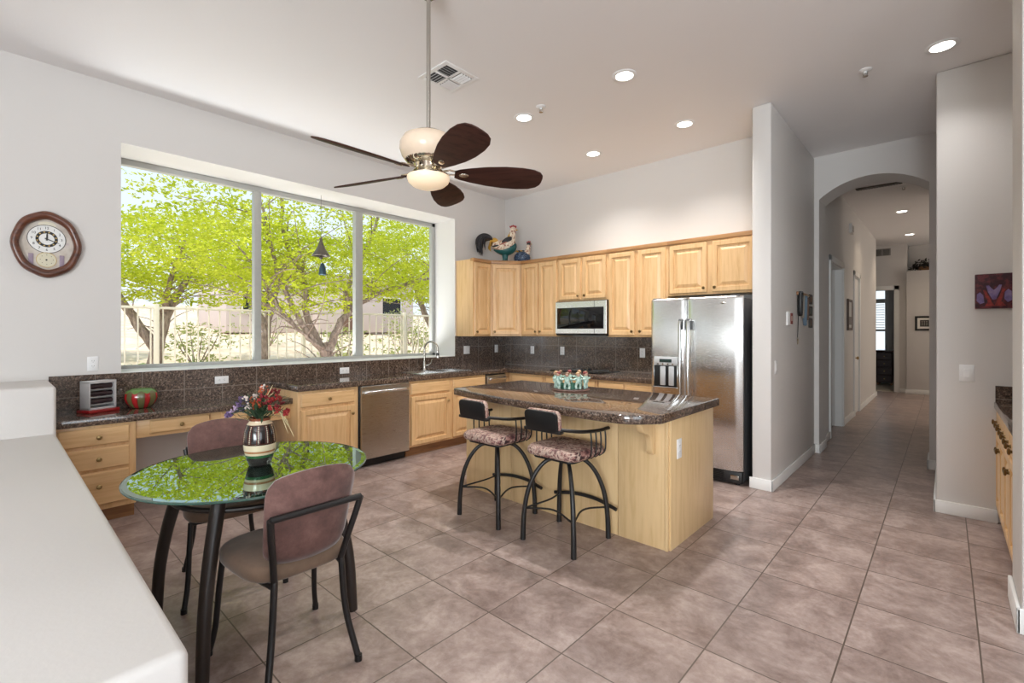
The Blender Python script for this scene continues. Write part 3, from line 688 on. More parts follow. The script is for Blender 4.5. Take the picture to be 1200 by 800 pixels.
# ------------------------------------------------------------------ dining table and chairs
TC = Vector((-2.58, .90, 0)); TR = .535
tb = thing('dining_table', 'round glass-topped dining table with dark curved metal legs', 'table', TC)
gm = N('dark_table_glass'); gm.set(Base_Color=srgb(16, 30, 26), Roughness=.008, IOR=5.5, Specular_Tint=(.84, 1.0, .90, 1))
v_ = gm.coords(); gm.color(gm.ramp(gm.noise(v_, 2), [(.3, srgb(15, 28, 24)), (.7, srgb(18, 33, 28))]))
em = N('glass_edge'); em.set(Base_Color=srgb(60, 90, 80), Roughness=.05, IOR=1.7); v_ = em.coords(); em.color(em.ramp(em.noise(v_, 3), [(.3, srgb(52, 80, 72)), (.7, srgb(62, 92, 82))]))
B().lathe([(1e-7, .744), (TR-.028, .744), (TR-.026, .746)], seg=96).obj('underside', gm.m, tb, 3)
B().lathe([(1e-7, .757), (TR-.026, .757), (TR-.006, .7545)], seg=96).obj('glass_top', gm.m, tb, 3)
B().lathe([(TR-.028, .744), (TR-.003, .744), (TR, .747), (TR, .7515), (TR-.006, .7546), (TR-.0065, .7546)], seg=96).obj('bevelled_edge', em.m, tb)
for a in (47, 137, 227, 317):
    c, s_ = math.cos(R(a)), math.sin(R(a))
    pts = bez([(r*c, r*s_, z) for r, z in ((.33, .742), (.375, .62), (.425, .45), (.462, .25), (.478, 0))], 5)
    lg = B().tube(pts, [.031-.006*i/(len(pts)-1) for i in range(len(pts))], 16).obj('leg', M['brown_metal'], tb)
    B().lathe([(.040, .735), (.040, .744)], (.33*c, .33*s_, 0), 20).obj('mounting_disc', M['chrome'], lg)
B().tube([(.352*math.cos(R(a)), .352*math.sin(R(a)), .655) for a in range(0, 360, 8)], .012, 10, closed=True).obj('ring_rail', M['brown_metal'], tb)

suede = N('mauve_suede'); suede.set(Roughness=.85, Sheen_Weight=.4, Sheen_Roughness=.4); v_ = suede.coords()
suede.color(suede.ramp(suede.noise(v_, 14, 5, .7), [(.3, srgb(84, 58, 54)), (.55, srgb(108, 77, 71)), (.8, srgb(132, 99, 91))]))
suede2 = N('taupe_suede'); suede2.set(Roughness=.85, Sheen_Weight=.4, Sheen_Roughness=.4); v_ = suede2.coords()
suede2.color(suede2.ramp(suede2.noise(v_, 8, 4, .6), [(.3, srgb(108, 88, 72)), (.7, srgb(132, 108, 90))]))
def make_dining_chair(label, loc, rz):
    t = thing('dining_chair', label, 'chair', loc, rz, 'dining chairs at the glass table')
    poly = []
    for k in range(40):
        a = 2*math.pi*k/40; c, s_ = math.cos(a), math.sin(a); e = .55
        x = math.copysign(abs(c)**e, c); y = math.copysign(abs(s_)**e, s_)
        w = .245-.028*(1-(y+1)/2)*1.3; poly.append((x*w, y*.225+.01+(.02*(1-x*x) if y > 0 else 0)))
    b = B().prism(poly, .430, .497, .026, seg=4)
    b.v = [(x, y, z + (.012*(1-min(1, (x*x+y*y)/.05)) if z > .47 else 0)) for x, y, z in b.v]
    b.obj('seat', suede2.m, t, 60)
    # upholstered back: a curved pad
    nu, nv = 16, 12; F, K = [], []
    for j in range(nv+1):
        for i in range(nu+1):
            u = -1+2*i/nu; v = j/nv; hw_ = .170+.016*v
            ztop = .885-.030*u*u-.028*abs(u)**12; zbot = .500+.010*u*u+.025*abs(u)**10
            uu = u*(1-.05*abs(2*v-1)**8); x = uu*hw_; z = zbot+(ztop-zbot)*v
            y = -.222-.075*v+.040*u*u; th = .006+.016*max(0, (1-abs(u)**6))*max(0, (1-abs(2*v-1)**6))**.5
            F.append((x, y+th, z)); K.append((x, y-th, z))
    w = nu+1; o = len(F); fs_ = []
    for j in range(nv):
        for i in range(nu):
            fs_.append([j*w+i+1, j*w+i, (j+1)*w+i, (j+1)*w+i+1]); fs_.append([o+j*w+i, o+j*w+i+1, o+(j+1)*w+i+1, o+(j+1)*w+i])
    rim = [i for i in range(w)] + [j*w+nu for j in range(1, nv+1)] + [nv*w+i for i in range(nu-1, -1, -1)] + [j*w for j in range(nv-1, 0, -1)]
    for k in range(len(rim)):
        a, c = rim[k], rim[(k+1) % len(rim)]; fs_.append([a, c, o+c, o+a])
    B().add(F+K, fs_).obj('backrest', suede.m, t, 70)
    for sx_ in (-1, 1):
        lg = B().tube(bez([(sx_*.185, -.302, .722), (sx_*.176, -.283, .66), (sx_*.143, -.224, .47), (sx_*.141, -.222, .42), (sx_*.155, -.232, .22), (sx_*.190, -.275, .012)], 5), .0135, 12).obj('back_leg', M['black_metal'], t)
        B().lathe([(.016, 0), (.016, .025)], (sx_*.190, -.276, 0), 12).obj('foot_cap', M['black'], lg)
        lg = B().tube(bez([(sx_*.205, .175, .432), (sx_*.213, .195, .30), (sx_*.222, .215, .13), (sx_*.240, .238, .012)], 5), .0125, 12).obj('front_leg', M['black_metal'], t)
        B().lathe([(.015, 0), (.015, .025)], (sx_*.240, .239, 0), 12).obj('foot_cap', M['black'], lg)
    B().tube([(-.185, -.302, .722), (.185, -.302, .722)], .0135, 12).obj('back_rail', M['black_metal'], t)
    sf = B(); sf.tube([(-.205, .175, .424), (-.142, -.222, .424)], .010, 8); sf.tube([(.205, .175, .424), (.142, -.222, .424)], .010, 8); sf.tube([(-.205, .175, .424), (.205, .175, .424)], .010, 8)
    sf.obj('seat_frame', M['black_metal'], t); return t
ch = make_dining_chair('suede dining chair nearest the viewer, in front of the glass table with its back turned', (-2.165, .885, 0), R(90))
dup(ch, (-3.055, .925, 0), R(-98), 'suede dining chair behind the glass table, facing the room from the desk side')

# ------------------------------------------------------------------ bar stools
pf = N('patterned_upholstery'); pf.set(Roughness=.75); v_ = pf.coords()
p1 = pf.noise(v_, 7, 3, .6, 3.0); p2 = pf.noise(v_, 13, 2, .5, 2.0)
c_ = pf.ramp(p1, [(.36, srgb(52, 30, 34)), (.46, srgb(108, 66, 64)), (.53, srgb(164, 124, 114)), (.60, srgb(84, 52, 56)), (.70, srgb(132, 98, 92))])
c_ = pf.mix(pf.ramp(p2, [(.42, (0, 0, 0, 1)), (.52, (1, 1, 1, 1)), (.60, (0, 0, 0, 1))]), c_, srgb(196, 172, 156)); pf.color(c_)
def make_stool(label, loc):
    t = thing('bar_stool', label, 'stool', loc, 0, 'bar stools at the island')
    b = B().prism(rect_round(-.218, -.208, .218, .208, .085, 8), .592, .645, .024, seg=4)
    b.v = [(x, y, z + (.034*max(0, 1-(x*x+y*y)/.07) if z > .63 else 0)) for x, y, z in b.v]
    b.obj('seat', pf.m, t, 60)
    B().prism(rect_round(-.17, -.17, .17, .17, .05), .572, .590, .004).obj('seat_pan', M['black'], t)
    B().lathe([(.06, .545), (.075, .572)], seg=20).obj('swivel', M['black_metal'], t)
    for sx_ in (-1, 1):
        for sy_ in (-1, 1):
            pts = bez([(sx_*q, sy_*q*.98, z) for q, z in ((.045, .560), (.10, .535), (.150, .455), (.188, .33), (.207, .17), (.212, 0))], 5)
            B().tube(pts, [.0125+.006*i/(len(pts)-1) for i in range(len(pts))], 12).obj('leg', M['black_metal'], t)
    # foot ring: three thin bowed bars and a heavier bar in front of the island
    for (a, c, bow, r) in (((-.205, -.20), (.205, -.20), (0, .06), .0065), ((-.205, -.20), (-.205, .20), (.06, 0), .0065), ((.205, -.20), (.205, .20), (-.06, 0), .0065)):
        m_ = ((a[0]+c[0])/2+bow[0], (a[1]+c[1])/2+bow[1])
        B().tube(bez([(a[0], a[1], .215), (m_[0], m_[1], .235), (c[0], c[1], .215)], 8), r, 8).obj('stretcher', M['black_metal'], t)
    B().tube(bez([(-.265, .222, .205), (-.12, .25, .225), (0, .258, .23), (.12, .25, .225), (.265, .222, .205)], 6), .013, 10).obj('footrest', M['black_metal'], t)
    rail = bez([(-.235, .17, .772), (-.228, .06, .770), (-.205, -.10, .782), (-.15, -.215, .800), (-.06, -.245, .806), (.06, -.245, .806), (.15, -.215, .800), (.205, -.10, .782), (.228, .06, .770), (.235, .17, .772)], 6)
    B().tube(rail, .0155, 10, flat=.75).obj('arm_rail', M['black_metal'], t)
    for sx_ in (-1, 1):
        for k in range(4):
            y = -.035+.058*k
            B().tube(bez([(sx_*.226, y, .772), (sx_*.232, y, .70), (sx_*.226, y, .62), (sx_*.19, y*.9, .584)], 5), .0055, 8).obj('spindle', M['black_metal'], t)
    bk = B().prism(rect_round(-.132, 0, .132, .135, .032), -.010, .010, .004, mat=Matrix.Translation((0, -.262, .785)) @ Matrix.Rotation(R(98), 4, 'X'))
    bk.obj('back_shell', M['black'], t)
    pd = B().prism(rect_round(-.137, -.003, .137, .143, .036), -.021, .021, .016, seg=3, mat=Matrix.Translation((0, -.236, .783)) @ Matrix.Rotation(R(98), 4, 'X'))
    pd.obj('back_pad', pf.m, t, 60)
    B().box((-.15, -.272, .778), (.15, -.225, .800), .006).obj('back_bracket', M['black_metal'], t)
    return t
st = make_stool('black metal bar stool nearer the viewer and the island end', (-1.94, 2.675, 0))
dup(st, (-2.60, 2.675, 0), 0, 'black metal bar stool farther left at the window end of the island')

# ------------------------------------------------------------------ ceiling fan
FC = Vector((-2.262, 1.742, 0))
fan = thing('ceiling_fan', 'five-blade ceiling fan with cream housing and lit bowl on a long rod', 'fan', FC, math.atan2(.674, .738))
B().tube([(0, 0, 2.60), (0, 0, CEIL-.04)], .0125, 14).obj('down_rod', M['chrome'], fan)
B().lathe([(.03, CEIL-.085), (.06, CEIL-.06), (.075, CEIL-.01), (.075, CEIL)], seg=28).obj('canopy', M['chrome'], fan)
cream = plain('cream_enamel', srgb(236, 214, 190), .22)
B().lathe([(.02, 2.612), (.06, 2.608), (.10, 2.598), (.105, 2.592)], seg=36).obj('cap', M['bronze'], fan)
B().lathe([(.105, 2.594), (.145, 2.575), (.166, 2.54), (.168, 2.505), (.156, 2.468), (.135, 2.44), (.120, 2.428)], seg=40).obj('motor_housing', cream, fan)
polished = plain('polished_nickel', srgb(205, 196, 180), .12, 1)
B().lathe([(.136, 2.441), (.118, 2.424), (.085, 2.415), (.075, 2.39), (.09, 2.378), (.105, 2.362), (.118, 2.352), (.118, 2.345)], seg=36).obj('hub', polished, fan)
bowl = N('lit_bowl_glass'); bowl.set(Base_Color=srgb(250, 228, 196), Roughness=.35, Emission_Color=srgb(255, 226, 188), Emission_Strength=.42)
v_ = bowl.coords(); bowl.color(bowl.ramp(bowl.noise(v_, 5, 2), [(.3, srgb(248, 226, 196)), (.7, srgb(252, 234, 206))]))
B().lathe([(.124, 2.346), (.126, 2.338), (.118, 2.315), (.095, 2.295), (.06, 2.281), (.02, 2.276), (1e-7, 2.2755)], seg=40).obj('light_bowl', bowl.m, fan, 60)
bw_ = wood('walnut_blade', srgb(70, 42, 35), srgb(44, 26, 22), axis=0, rough=.55, coat=0); bw_.node_tree.nodes['Principled BSDF'].inputs['Specular IOR Level'].default_value = .22
outl = [(.0, .030), (.03, .046), (.10, .066), (.20, .088), (.30, .100), (.40, .101), (.47, .092), (.515, .072), (.535, .045), (.54, .02)]
for k in range(5):
    a = R(12+72*k); m_ = Matrix.Rotation(a, 4, 'Z') @ Matrix.Translation((.155, 0, 2.372)) @ Matrix.Rotation(R(-19), 4, 'X')
    poly = [(x, -w) for x, w in outl] + [(x, w) for x, w in reversed(outl)]
    bl = B().prism(poly, -.004, .004, .002, mat=m_).obj('blade', bw_, fan, 30)
    ir = B(); ir.tube([m_ @ Vector(p) for p in ((-.075, 0, .015), (-.03, .022, .010), (.03, .012, .008))], .006, 8); ir.tube([m_ @ Vector(p) for p in ((-.075, 0, .015), (-.03, -.022, .010), (.03, -.012, .008))], .006, 8)
    ir.ell((0, 0, 0), (.030, .017, .006), 18, 8); n0 = len(ir.v) - 18*9
    ir.v = ir.v[:n0] + [tuple(m_ @ (Vector(p)+Vector((.055, 0, -.005)))) for p in ir.v[n0:]]
    ir.obj('blade_iron', polished, bl)

# ------------------------------------------------------------------ ceiling fixtures
lampm = emit('recessed_lamp_lens', (1, .96, .88, 1), 9)
def can(label, x, y, group=None, w=CAN_W*1.15, name='recessed_light'):
    t = thing(name, label, 'ceiling light', (x, y, CEIL), 0, group)
    B().lathe([(.098, 0), (.098, -.004), (.090, -.008), (.070, -.006), (.068, .0)], seg=32).obj('trim_ring', M['plastic_white'], t)
    B().lathe([(1e-7, -.003), (.066, -.003), (.069, -.005)], seg=28).obj('lens', lampm, t)
    add_light('lamp_beam', 'SPOT', (x, y, CEIL-.03), w, (1, .97, .94) if y < 6 else (1, .80, .58), (0, 0, -1), spot_size=R(125), spot_blend=1.0, shadow_soft_size=.06)
G = 'recessed lamps of the kitchen ceiling'
can('recessed ceiling lamp nearest the viewer, right of the fan', -1.908, 3.43, G)
can('recessed ceiling lamp just right of the fan blade, beside a sprinkler', -2.995, 3.45, G)
can('recessed ceiling lamp closest to the hall column', -1.91, 4.63, G, CAN_W*.62)
can('recessed ceiling lamp above the microwave, nearest the rear wall', -3.01, 4.69, G, CAN_W*.62)
can('recessed ceiling lamp by the white wall at far right', -.018, 4.62, G, CAN_W*.16)
can('nearer recessed lamp on the hall ceiling', -.55, 10.5, 'recessed lamps of the hall', 36)
can('farther recessed lamp on the hall ceiling', -.56, 13.1, 'recessed lamps of the hall', 36)
for x, y, lab in ((-.8, 1.2, 'added unseen recessed lamp above the open floor in front of the viewer'), (1.1, 1.2, 'added unseen recessed lamp right of the viewer'), (-.8, -1.4, 'added unseen recessed lamp behind the viewer'), (-3.2, -1.4, 'added unseen recessed lamp behind the viewer near the window wall')):
    can(lab, x, y, 'added recessed lamps out of view', ADDED_CAN_W)  # extra lamps beyond the frame, added to raise the floor brightness
def sprinkler(label, x, y, r=.045):
    t = thing('fire_sprinkler', label, 'sprinkler', (x, y, CEIL))
    B().lathe([(r, 0), (r, -.004), (r*.7, -.012), (.012, -.014), (.012, -.028)], seg=24).obj('escutcheon', M['plastic_white'], t)
    s_ = B(); s_.tube([(-.014, 0, -.016), (-.014, 0, -.038), (0, 0, -.048)], .003, 6); s_.tube([(.014, 0, -.016), (.014, 0, -.038), (0, 0, -.048)], .003, 6); s_.lathe([(.018, -.048), (.018, -.051), (1e-7, -.051)], seg=16); s_.obj('head', M['chrome'], t)
sprinkler('ceiling sprinkler beside the recessed lamp near the fan', -2.736, 3.388)
sprinkler('ceiling sprinkler between the column and the right wall', -.466, 4.636)
sprinkler('ceiling sprinkler in the hall beyond the arch', -.437, 8.70)
vn = thing('ceiling_vent', 'square white four-way air vent behind the fan rod', 'vent', (-2.975, 2.495, CEIL))
vf = B(); o_, i_ = .175, .135
for a, c in (((-o_, -o_, -.006), (o_, -i_, 0)), ((-o_, i_, -.006), (o_, o_, 0)), ((-o_, -i_, -.006), (-i_, i_, 0)), ((i_, -i_, -.006), (o_, i_, 0)), ((-.012, -i_, -.006), (.012, i_, 0)), ((-i_, -.012, -.006), (i_, .012, 0))): vf.box(a, c, .001)
vf.obj('frame', M['plastic_white'], vn); B().box((-i_, -i_, -.0015), (i_, i_, -.0002)).obj('duct', M['dark_slot'], vn)
for qx, qy, hor, tilt in ((-1, -1, 1, 35), (1, -1, 0, 35), (1, 1, 1, -35), (-1, 1, 0, -35)):
    lb = B()
    for k in range(4):
        q = .030+k*.028; c0 = (qx*.0735, qy*q, -.008) if hor else (qx*q, qy*.0735, -.008)
        d_ = (.060, .0085, .0008) if hor else (.0085, .060, .0008)
        lb.box([-v for v in d_], d_, mat=Matrix.Translation(c0) @ Matrix.Rotation(R(tilt), 4, 'X' if hor else 'Y'))
    lb.obj('louver_bank', M['plastic_white'], vn)
hv = thing('hall_ceiling_grille', 'long dark return-air grille on the hall ceiling behind the arch', 'vent', (-.70, 8.45, CEIL))
B().box((-.26, -.06, -.008), (.26, .06, 0), .002).obj('frame', plain('bronze_grille', srgb(72, 60, 50), .5), hv)
lb = B()
for k in range(16): lb.box((-.24+k*.031, -.05, -.012), (-.224+k*.031, .05, -.007))
lb.obj('louver_bank', M['dark_slot'], hv)
wv = thing('wall_vent', 'grey air-return grille high on the end wall of the hall', 'vent', (-1.12, 14.40, 3.33))
B().box((-.16, -.012, -.085), (.16, 0, .085), .002).obj('frame', plain('grey_grille', srgb(150, 146, 140), .5), wv)
lb = B()
for k in range(8):
    for sx_ in (-1, 1): lb.box((sx_*.075-.062, -.016, -.07+k*.018), (sx_*.075+.062, -.010, -.062+k*.018))
lb.obj('louver_bank', M['dark_slot'], wv)

# ------------------------------------------------------------------ wall clock
clk = thing('wall_clock', 'oval carved-wood wall clock with white dial left of the window', 'clock', (WX, .282, 2.098), H90)
walnut = wood('clock_walnut', srgb(104, 58, 38), srgb(62, 33, 22), axis=0, rough=.3, coat=.4)
wob = lambda a: 1+.012*math.cos(8*a)+.004*math.cos(4*a)
frm = [(1.0, 0), (1.0, .018), (.985, .034), (.93, .048), (.84, .046), (.78, .036), (.755, .022), (.75, .004)]
mt = Matrix(((1, 0, 0, 0), (0, 0, -1, 0), (0, 1, 0, 0), (0, 0, 0, 1)))
B().lathe([(r*.195, z) for r, z in frm], seg=72, mat=mt @ Matrix.Diagonal((1, 1.29, 1, 1)), wob=wob).obj('frame', walnut, clk, 60)
face_m = N('clock_face_panel'); face_m.set(Roughness=.4); v_ = face_m.coords(); face_m.color(face_m.ramp(face_m.noise(v_, 14, 2), [(.3, srgb(184, 172, 160)), (.6, srgb(206, 198, 188)), (.8, srgb(190, 176, 176))]))
B().lathe([(.150, .002), (.150, .006), (1e-7, .006)], seg=48, mat=mt @ Matrix.Diagonal((1, 1.30, 1, 1))).obj('face_panel', face_m.m, clk)
def disc(cx, cz, rx, rz_, y, name, mat, parent, ring=None, seg=40):
    b = B(); mm = Matrix.Translation((cx, 0, cz)) @ mt @ Matrix.Diagonal((rx, rz_, 1, 1))
    if ring: b.lathe([(ring, y), (ring, y+.001), (1, y+.001), (1, y)], seg=seg, mat=mm, cap=False)
    else: b.lathe([(1, y-.002), (1, y), (1e-7, y)], seg=seg, mat=mm)
    return b.obj(name, mat, parent)
white_d = plain('white_dial', srgb(232, 232, 230), .4); ink = plain('black_ink', srgb(34, 32, 32), .5); gilt = plain('gilt', srgb(190, 164, 110), .3, .8)
dl = disc(-.002, .042, .106, .106, .009, 'dial', white_d, clk)
disc(-.002, .042, .108, .108, .0085, 'dial_rim', ink, clk, .965)
disc(-.002, .042, .062, .062, .0095, 'chapter_ring', ink, dl, .70)
nb = B()
for h in range(1, 13):
    a = R(90-30*h); text_into(nb, str(h), .026, Matrix.Translation((-.002+.083*math.cos(a), -.0102, .042+.083*math.sin(a))) @ RX90)
nb.obj('numerals', ink, dl, None)
gb = B()
for k in range(12):
    a = R(30*k+15); gb.ell((-.002+.053*math.cos(a), -.0112, .042+.053*math.sin(a)), (.006, .0014, .006), 8, 4)
gb.obj('ring_ornaments', gilt, dl)
def hand(ang, ln, w, y, name): B().prism([(-w, -.012), (w, -.012), (w*.8, ln*.7), (0, ln), (-w*.8, ln*.7)], 0, .0012, mat=Matrix.Translation((-.002, -y, .042)) @ Matrix.Rotation(R(ang), 4, 'Y') @ RX90).obj(name, ink, dl)
hand(2, .050, .005, .0125, 'hour_hand'); hand(112, .080, .0035, .0140, 'minute_hand')
disc(0, .150, .050, .026, .0085, 'top_medallion', plain('ivory_medallion', srgb(222, 216, 196), .35), clk)
pdm = disc(-.004, -.118, .056, .056, .009, 'lower_dial', plain('ivory_dial', srgb(214, 208, 184), .4), clk); disc(-.004, -.118, .058, .058, .0092, 'lower_dial_rim', gilt, pdm, .93)
gb = B()
for k in range(8):
    a = R(45*k); gb.box((-.004, -.0112, -.118), (.0, -.0095, -.114), mat=Matrix.Translation((.036*math.cos(a), 0, .036*math.sin(a)))); 
gb.ell((-.004, -.0105, -.118), (.006, .002, .006), 10, 6); gb.obj('lower_dial_marks', ink, pdm)
for x in (-.088, .082): B().box((x-.014, -.010, -.165), (x+.014, -.006, -.075), .002).obj('pillar', plain('mauve_pillar', srgb(150, 134, 150), .4), clk)

# ------------------------------------------------------------------ desk and island ornaments
rk = thing('desktop_rack', 'small silver open-front rack with dark rows on a red base, on the desk', 'ornament', (-4.955, .565, .797), H90+R(24))
silver = plain('silver_paint', srgb(206, 206, 208), .35, .2); redm = plain('red_lacquer', srgb(150, 26, 30), .3)
B().box((-.110, -.075, 0), (.110, .070, .024), .006).obj('plinth', redm, rk)
b = B(); b.box((-.095, -.055, .024), (-.085, .055, .245), .002); b.box((.080, -.055, .024), (.095, .055, .245), .002); b.box((-.095, -.055, .228), (.095, .055, .247), .002); b.box((-.095, -.055, .024), (.095, .055, .040), .002); b.box((-.090, .047, .03), (.090, .055, .24)); b.obj('case', silver, rk)
for k in range(3):
    B().box((-.086, -.050, .062+k*.058), (.082, .048, .066+k*.058)).obj('shelf', silver, rk)
    B().tube([(x_, -.020, .088+k*.058) for x_ in (-.082, -.05, -.02, .01, .04, .078)], [.018, .022, .019, .022, .018, .020], 10).obj('dark_roll', plain('dark_plum', srgb(48, 28, 34), .45), rk)
pot = thing('ceramic_pot', 'round red and green striped ceramic pot on the desk beside the silver rack', 'pot', (-4.955, .838, .797))
pm = N('red_green_glaze'); pm.set(Roughness=.15, Coat_Weight=.4)
tc = pm.new('TexCoord'); sp = pm.new('SeparateXYZ'); pm.link(tc.outputs['Object'], sp.inputs[0])
at_ = pm.new('Math', operation='ARCTAN2'); pm.link(sp.outputs['Y'], at_.inputs[0]); pm.link(sp.outputs['X'], at_.inputs[1])
mu = pm.new('Math', operation='MULTIPLY'); mu.inputs[1].default_value = 8; pm.link(at_.outputs[0], mu.inputs[0]); si = pm.new('Math', operation='SINE'); pm.link(mu.outputs[0], si.inputs[0])
c_ = pm.ramp(si.outputs[0], [(.0, srgb(96, 92, 56)), (.10, srgb(44, 50, 34)), (.2, srgb(130, 24, 28)), (.8, srgb(168, 34, 36))])
mz = pm.new('MapRange'); mz.inputs[1].default_value = .118; mz.inputs[2].default_value = .150; pm.link(sp.outputs['Z'], mz.inputs[0])
sn = pm.new('Math', operation='MULTIPLY_ADD'); pm.link(si.outputs[0], sn.inputs[0]); sn.inputs[1].default_value = .35; pm.link(mz.outputs[0], sn.inputs[2])
pm.color(pm.mix(pm.ramp(sn.outputs[0], [(.45, (0, 0, 0, 1)), (.55, (1, 1, 1, 1))]), c_, srgb(92, 128, 62)))
B().lathe([(.055, 0), (.075, .008), (.104, .050), (.114, .085), (.110, .122), (.094, .148), (.076, .156), (.071, .150), (.068, .115)], seg=40, wob=lambda a: 1+.012*math.cos(8*a)).obj('bowl', pm.m, pot)
B().lathe([(.069, .128), (1e-7, .128)], seg=30).obj('inside', plain('dark_green_glaze', srgb(34, 52, 30), .4), pot)

VC = (-2.563, .912, .757)
vz = thing('vase', 'brown striped ceramic vase standing on the glass table', 'vase', VC)
vm = N('striped_vase_glaze'); vm.set(Roughness=.18, Coat_Weight=.3)
tc = vm.new('TexCoord'); sp = vm.new('SeparateXYZ'); vm.link(tc.outputs['Object'], sp.inputs[0])
mz = vm.new('MapRange'); mz.inputs[1].default_value = 0; mz.inputs[2].default_value = .24; vm.link(sp.outputs['Z'], mz.inputs[0])
zc = vm.ramp(mz.outputs[0], [(0, srgb(30, 24, 24)), (.19, srgb(40, 92, 52)), (.245, srgb(214, 200, 166)), (.29, srgb(168, 118, 78)), (.335, srgb(222, 210, 178)), (.46, srgb(60, 34, 26)), (.87, srgb(206, 188, 158)), (.945, srgb(130, 66, 42))], 'CONSTANT')
at_ = vm.new('Math', operation='ARCTAN2'); vm.link(sp.outputs['Y'], at_.inputs[0]); vm.link(sp.outputs['X'], at_.inputs[1])
mu = vm.new('Math', operation='MULTIPLY'); mu.inputs[1].default_value = 11; vm.link(at_.outputs[0], mu.inputs[0]); si = vm.new('Math', operation='SINE'); vm.link(mu.outputs[0], si.inputs[0])
mu2 = vm.new('Math', operation='MULTIPLY'); mu2.inputs[1].default_value = 620; vm.link(sp.outputs['Z'], mu2.inputs[0]); s2 = vm.new('Math', operation='SINE'); vm.link(mu2.outputs[0], s2.inputs[0])
strp = vm.ramp(si.outputs[0], [(.0, srgb(34, 22, 20)), (.35, srgb(120, 52, 34)), (.62, srgb(30, 26, 28)), (.93, srgb(196, 182, 160))], 'CONSTANT')
strp = vm.mix(vm.ramp(s2.outputs[0], [(.4, (0, 0, 0, 1)), (.6, (1, 1, 1, 1))]), strp, vm.mix(1.0, strp, (.35, .30, .30, 1), 'MULTIPLY'))
band = vm.ramp(mz.outputs[0], [(0, (0, 0, 0, 1)), (.50, (1, 1, 1, 1)), (.84, (0, 0, 0, 1))], 'CONSTANT')
vm.color(vm.mix(band, zc, strp))
B().lathe([(r_*.88, z_) for r_, z_ in ((.050, 0), (.056, .004), (.070, .04), (.082, .085), (.086, .125), (.080, .175), (.066, .21), (.055, .222), (.056, .232), (.060, .24), (.054, .24), (.050, .222), (.060, .18))], seg=44).obj('body', vm.m, vz, 60)
bq = thing('dried_bouquet', 'bouquet of red, orange and purple dried flowers in the striped vase', 'bouquet', VC)
rnd = random.Random(5); cols = {'red': srgb(150, 34, 34), 'orange': srgb(178, 84, 48), 'purple': srgb(106, 84, 126), 'white': srgb(220, 206, 198), 'crimson': srgb(116, 22, 30), 'lilac': srgb(172, 148, 176)}
fm = {k: plain('petals_'+k, c, .7) for k, c in cols.items()}; leafm = plain('dark_leaf', srgb(52, 74, 48), .6); strawm = plain('straw', srgb(206, 190, 146), .7)
# image-right runs along (.738,.674); warm blooms lean that way, lilac ones lean the other way
RT = Vector((.738, .674, 0)); FWD = Vector((-.674, .738, 0))
for k in range(62):
    u = rnd.uniform(-1, 1); w = rnd.uniform(-1, 1); base_ = Vector((0, 0, .225))
    hgt = .255+.135*(1-abs(u)**1.6)*rnd.uniform(.35, 1.05)
    tip = RT*(u*.135)+FWD*(w*.085)+Vector((0, 0, hgt))
    name = ('lilac' if rnd.random() < .4 else 'purple') if u < -.45 else ('white' if abs(u+.25) < .16 and rnd.random() < .6 else ('orange' if u < .2 else ('red' if rnd.random() < .6 else 'crimson')))
    sb = B().tube(bez([base_, base_*.5+tip*.5+Vector((0, 0, .03)), tip], 3), .0018, 5).obj('stem', leafm, bq)
    b = B(); s_ = rnd.uniform(.007, .014)
    for q in range(9):
        off = Vector((rnd.gauss(0, .55), rnd.gauss(0, .55), rnd.gauss(0, .55)))*s_
        b.ell(tip+off, (s_*.55, s_*.55, s_*.4), 7, 5, mat=Matrix.Rotation(rnd.uniform(0, 3), 4, 'X') @ Matrix.Rotation(rnd.uniform(0, 3), 4, 'Z'))
    b.obj('blossom', fm[name], sb, 60)
lf = B()
for k in range(170):
    a = rnd.uniform(0, 6.28); r = rnd.uniform(.02, .13); p = Vector((math.cos(a)*r, math.sin(a)*r, .235+rnd.uniform(0, .11))); d_ = Vector((math.cos(a), math.sin(a), rnd.uniform(-.2, 1))).normalized(); s_ = d_.cross(Vector((0, 0, 1))).normalized()
    lf.add([p-s_*.006, p+d_*.028+Vector((0, 0, .004)), p+s_*.006, p-d_*.028], [[0, 1, 2, 3]])
lf.obj('foliage', leafm, bq)
for k in range(9):
    u = .5+.09*k; tip = RT*(.06+.013*k)+FWD*rnd.uniform(-.05, .05)+Vector((0, 0, .40-.035*k if k < 3 else .33-.024*k))
    b = Vector((0, 0, .225)); B().tube(bez([b, RT*(.03+.007*k)+Vector((0, 0, .30 if k > 2 else .33)), tip], 5), [.0020]*10+[.0008], 5).obj('grass_blade', strawm, bq)

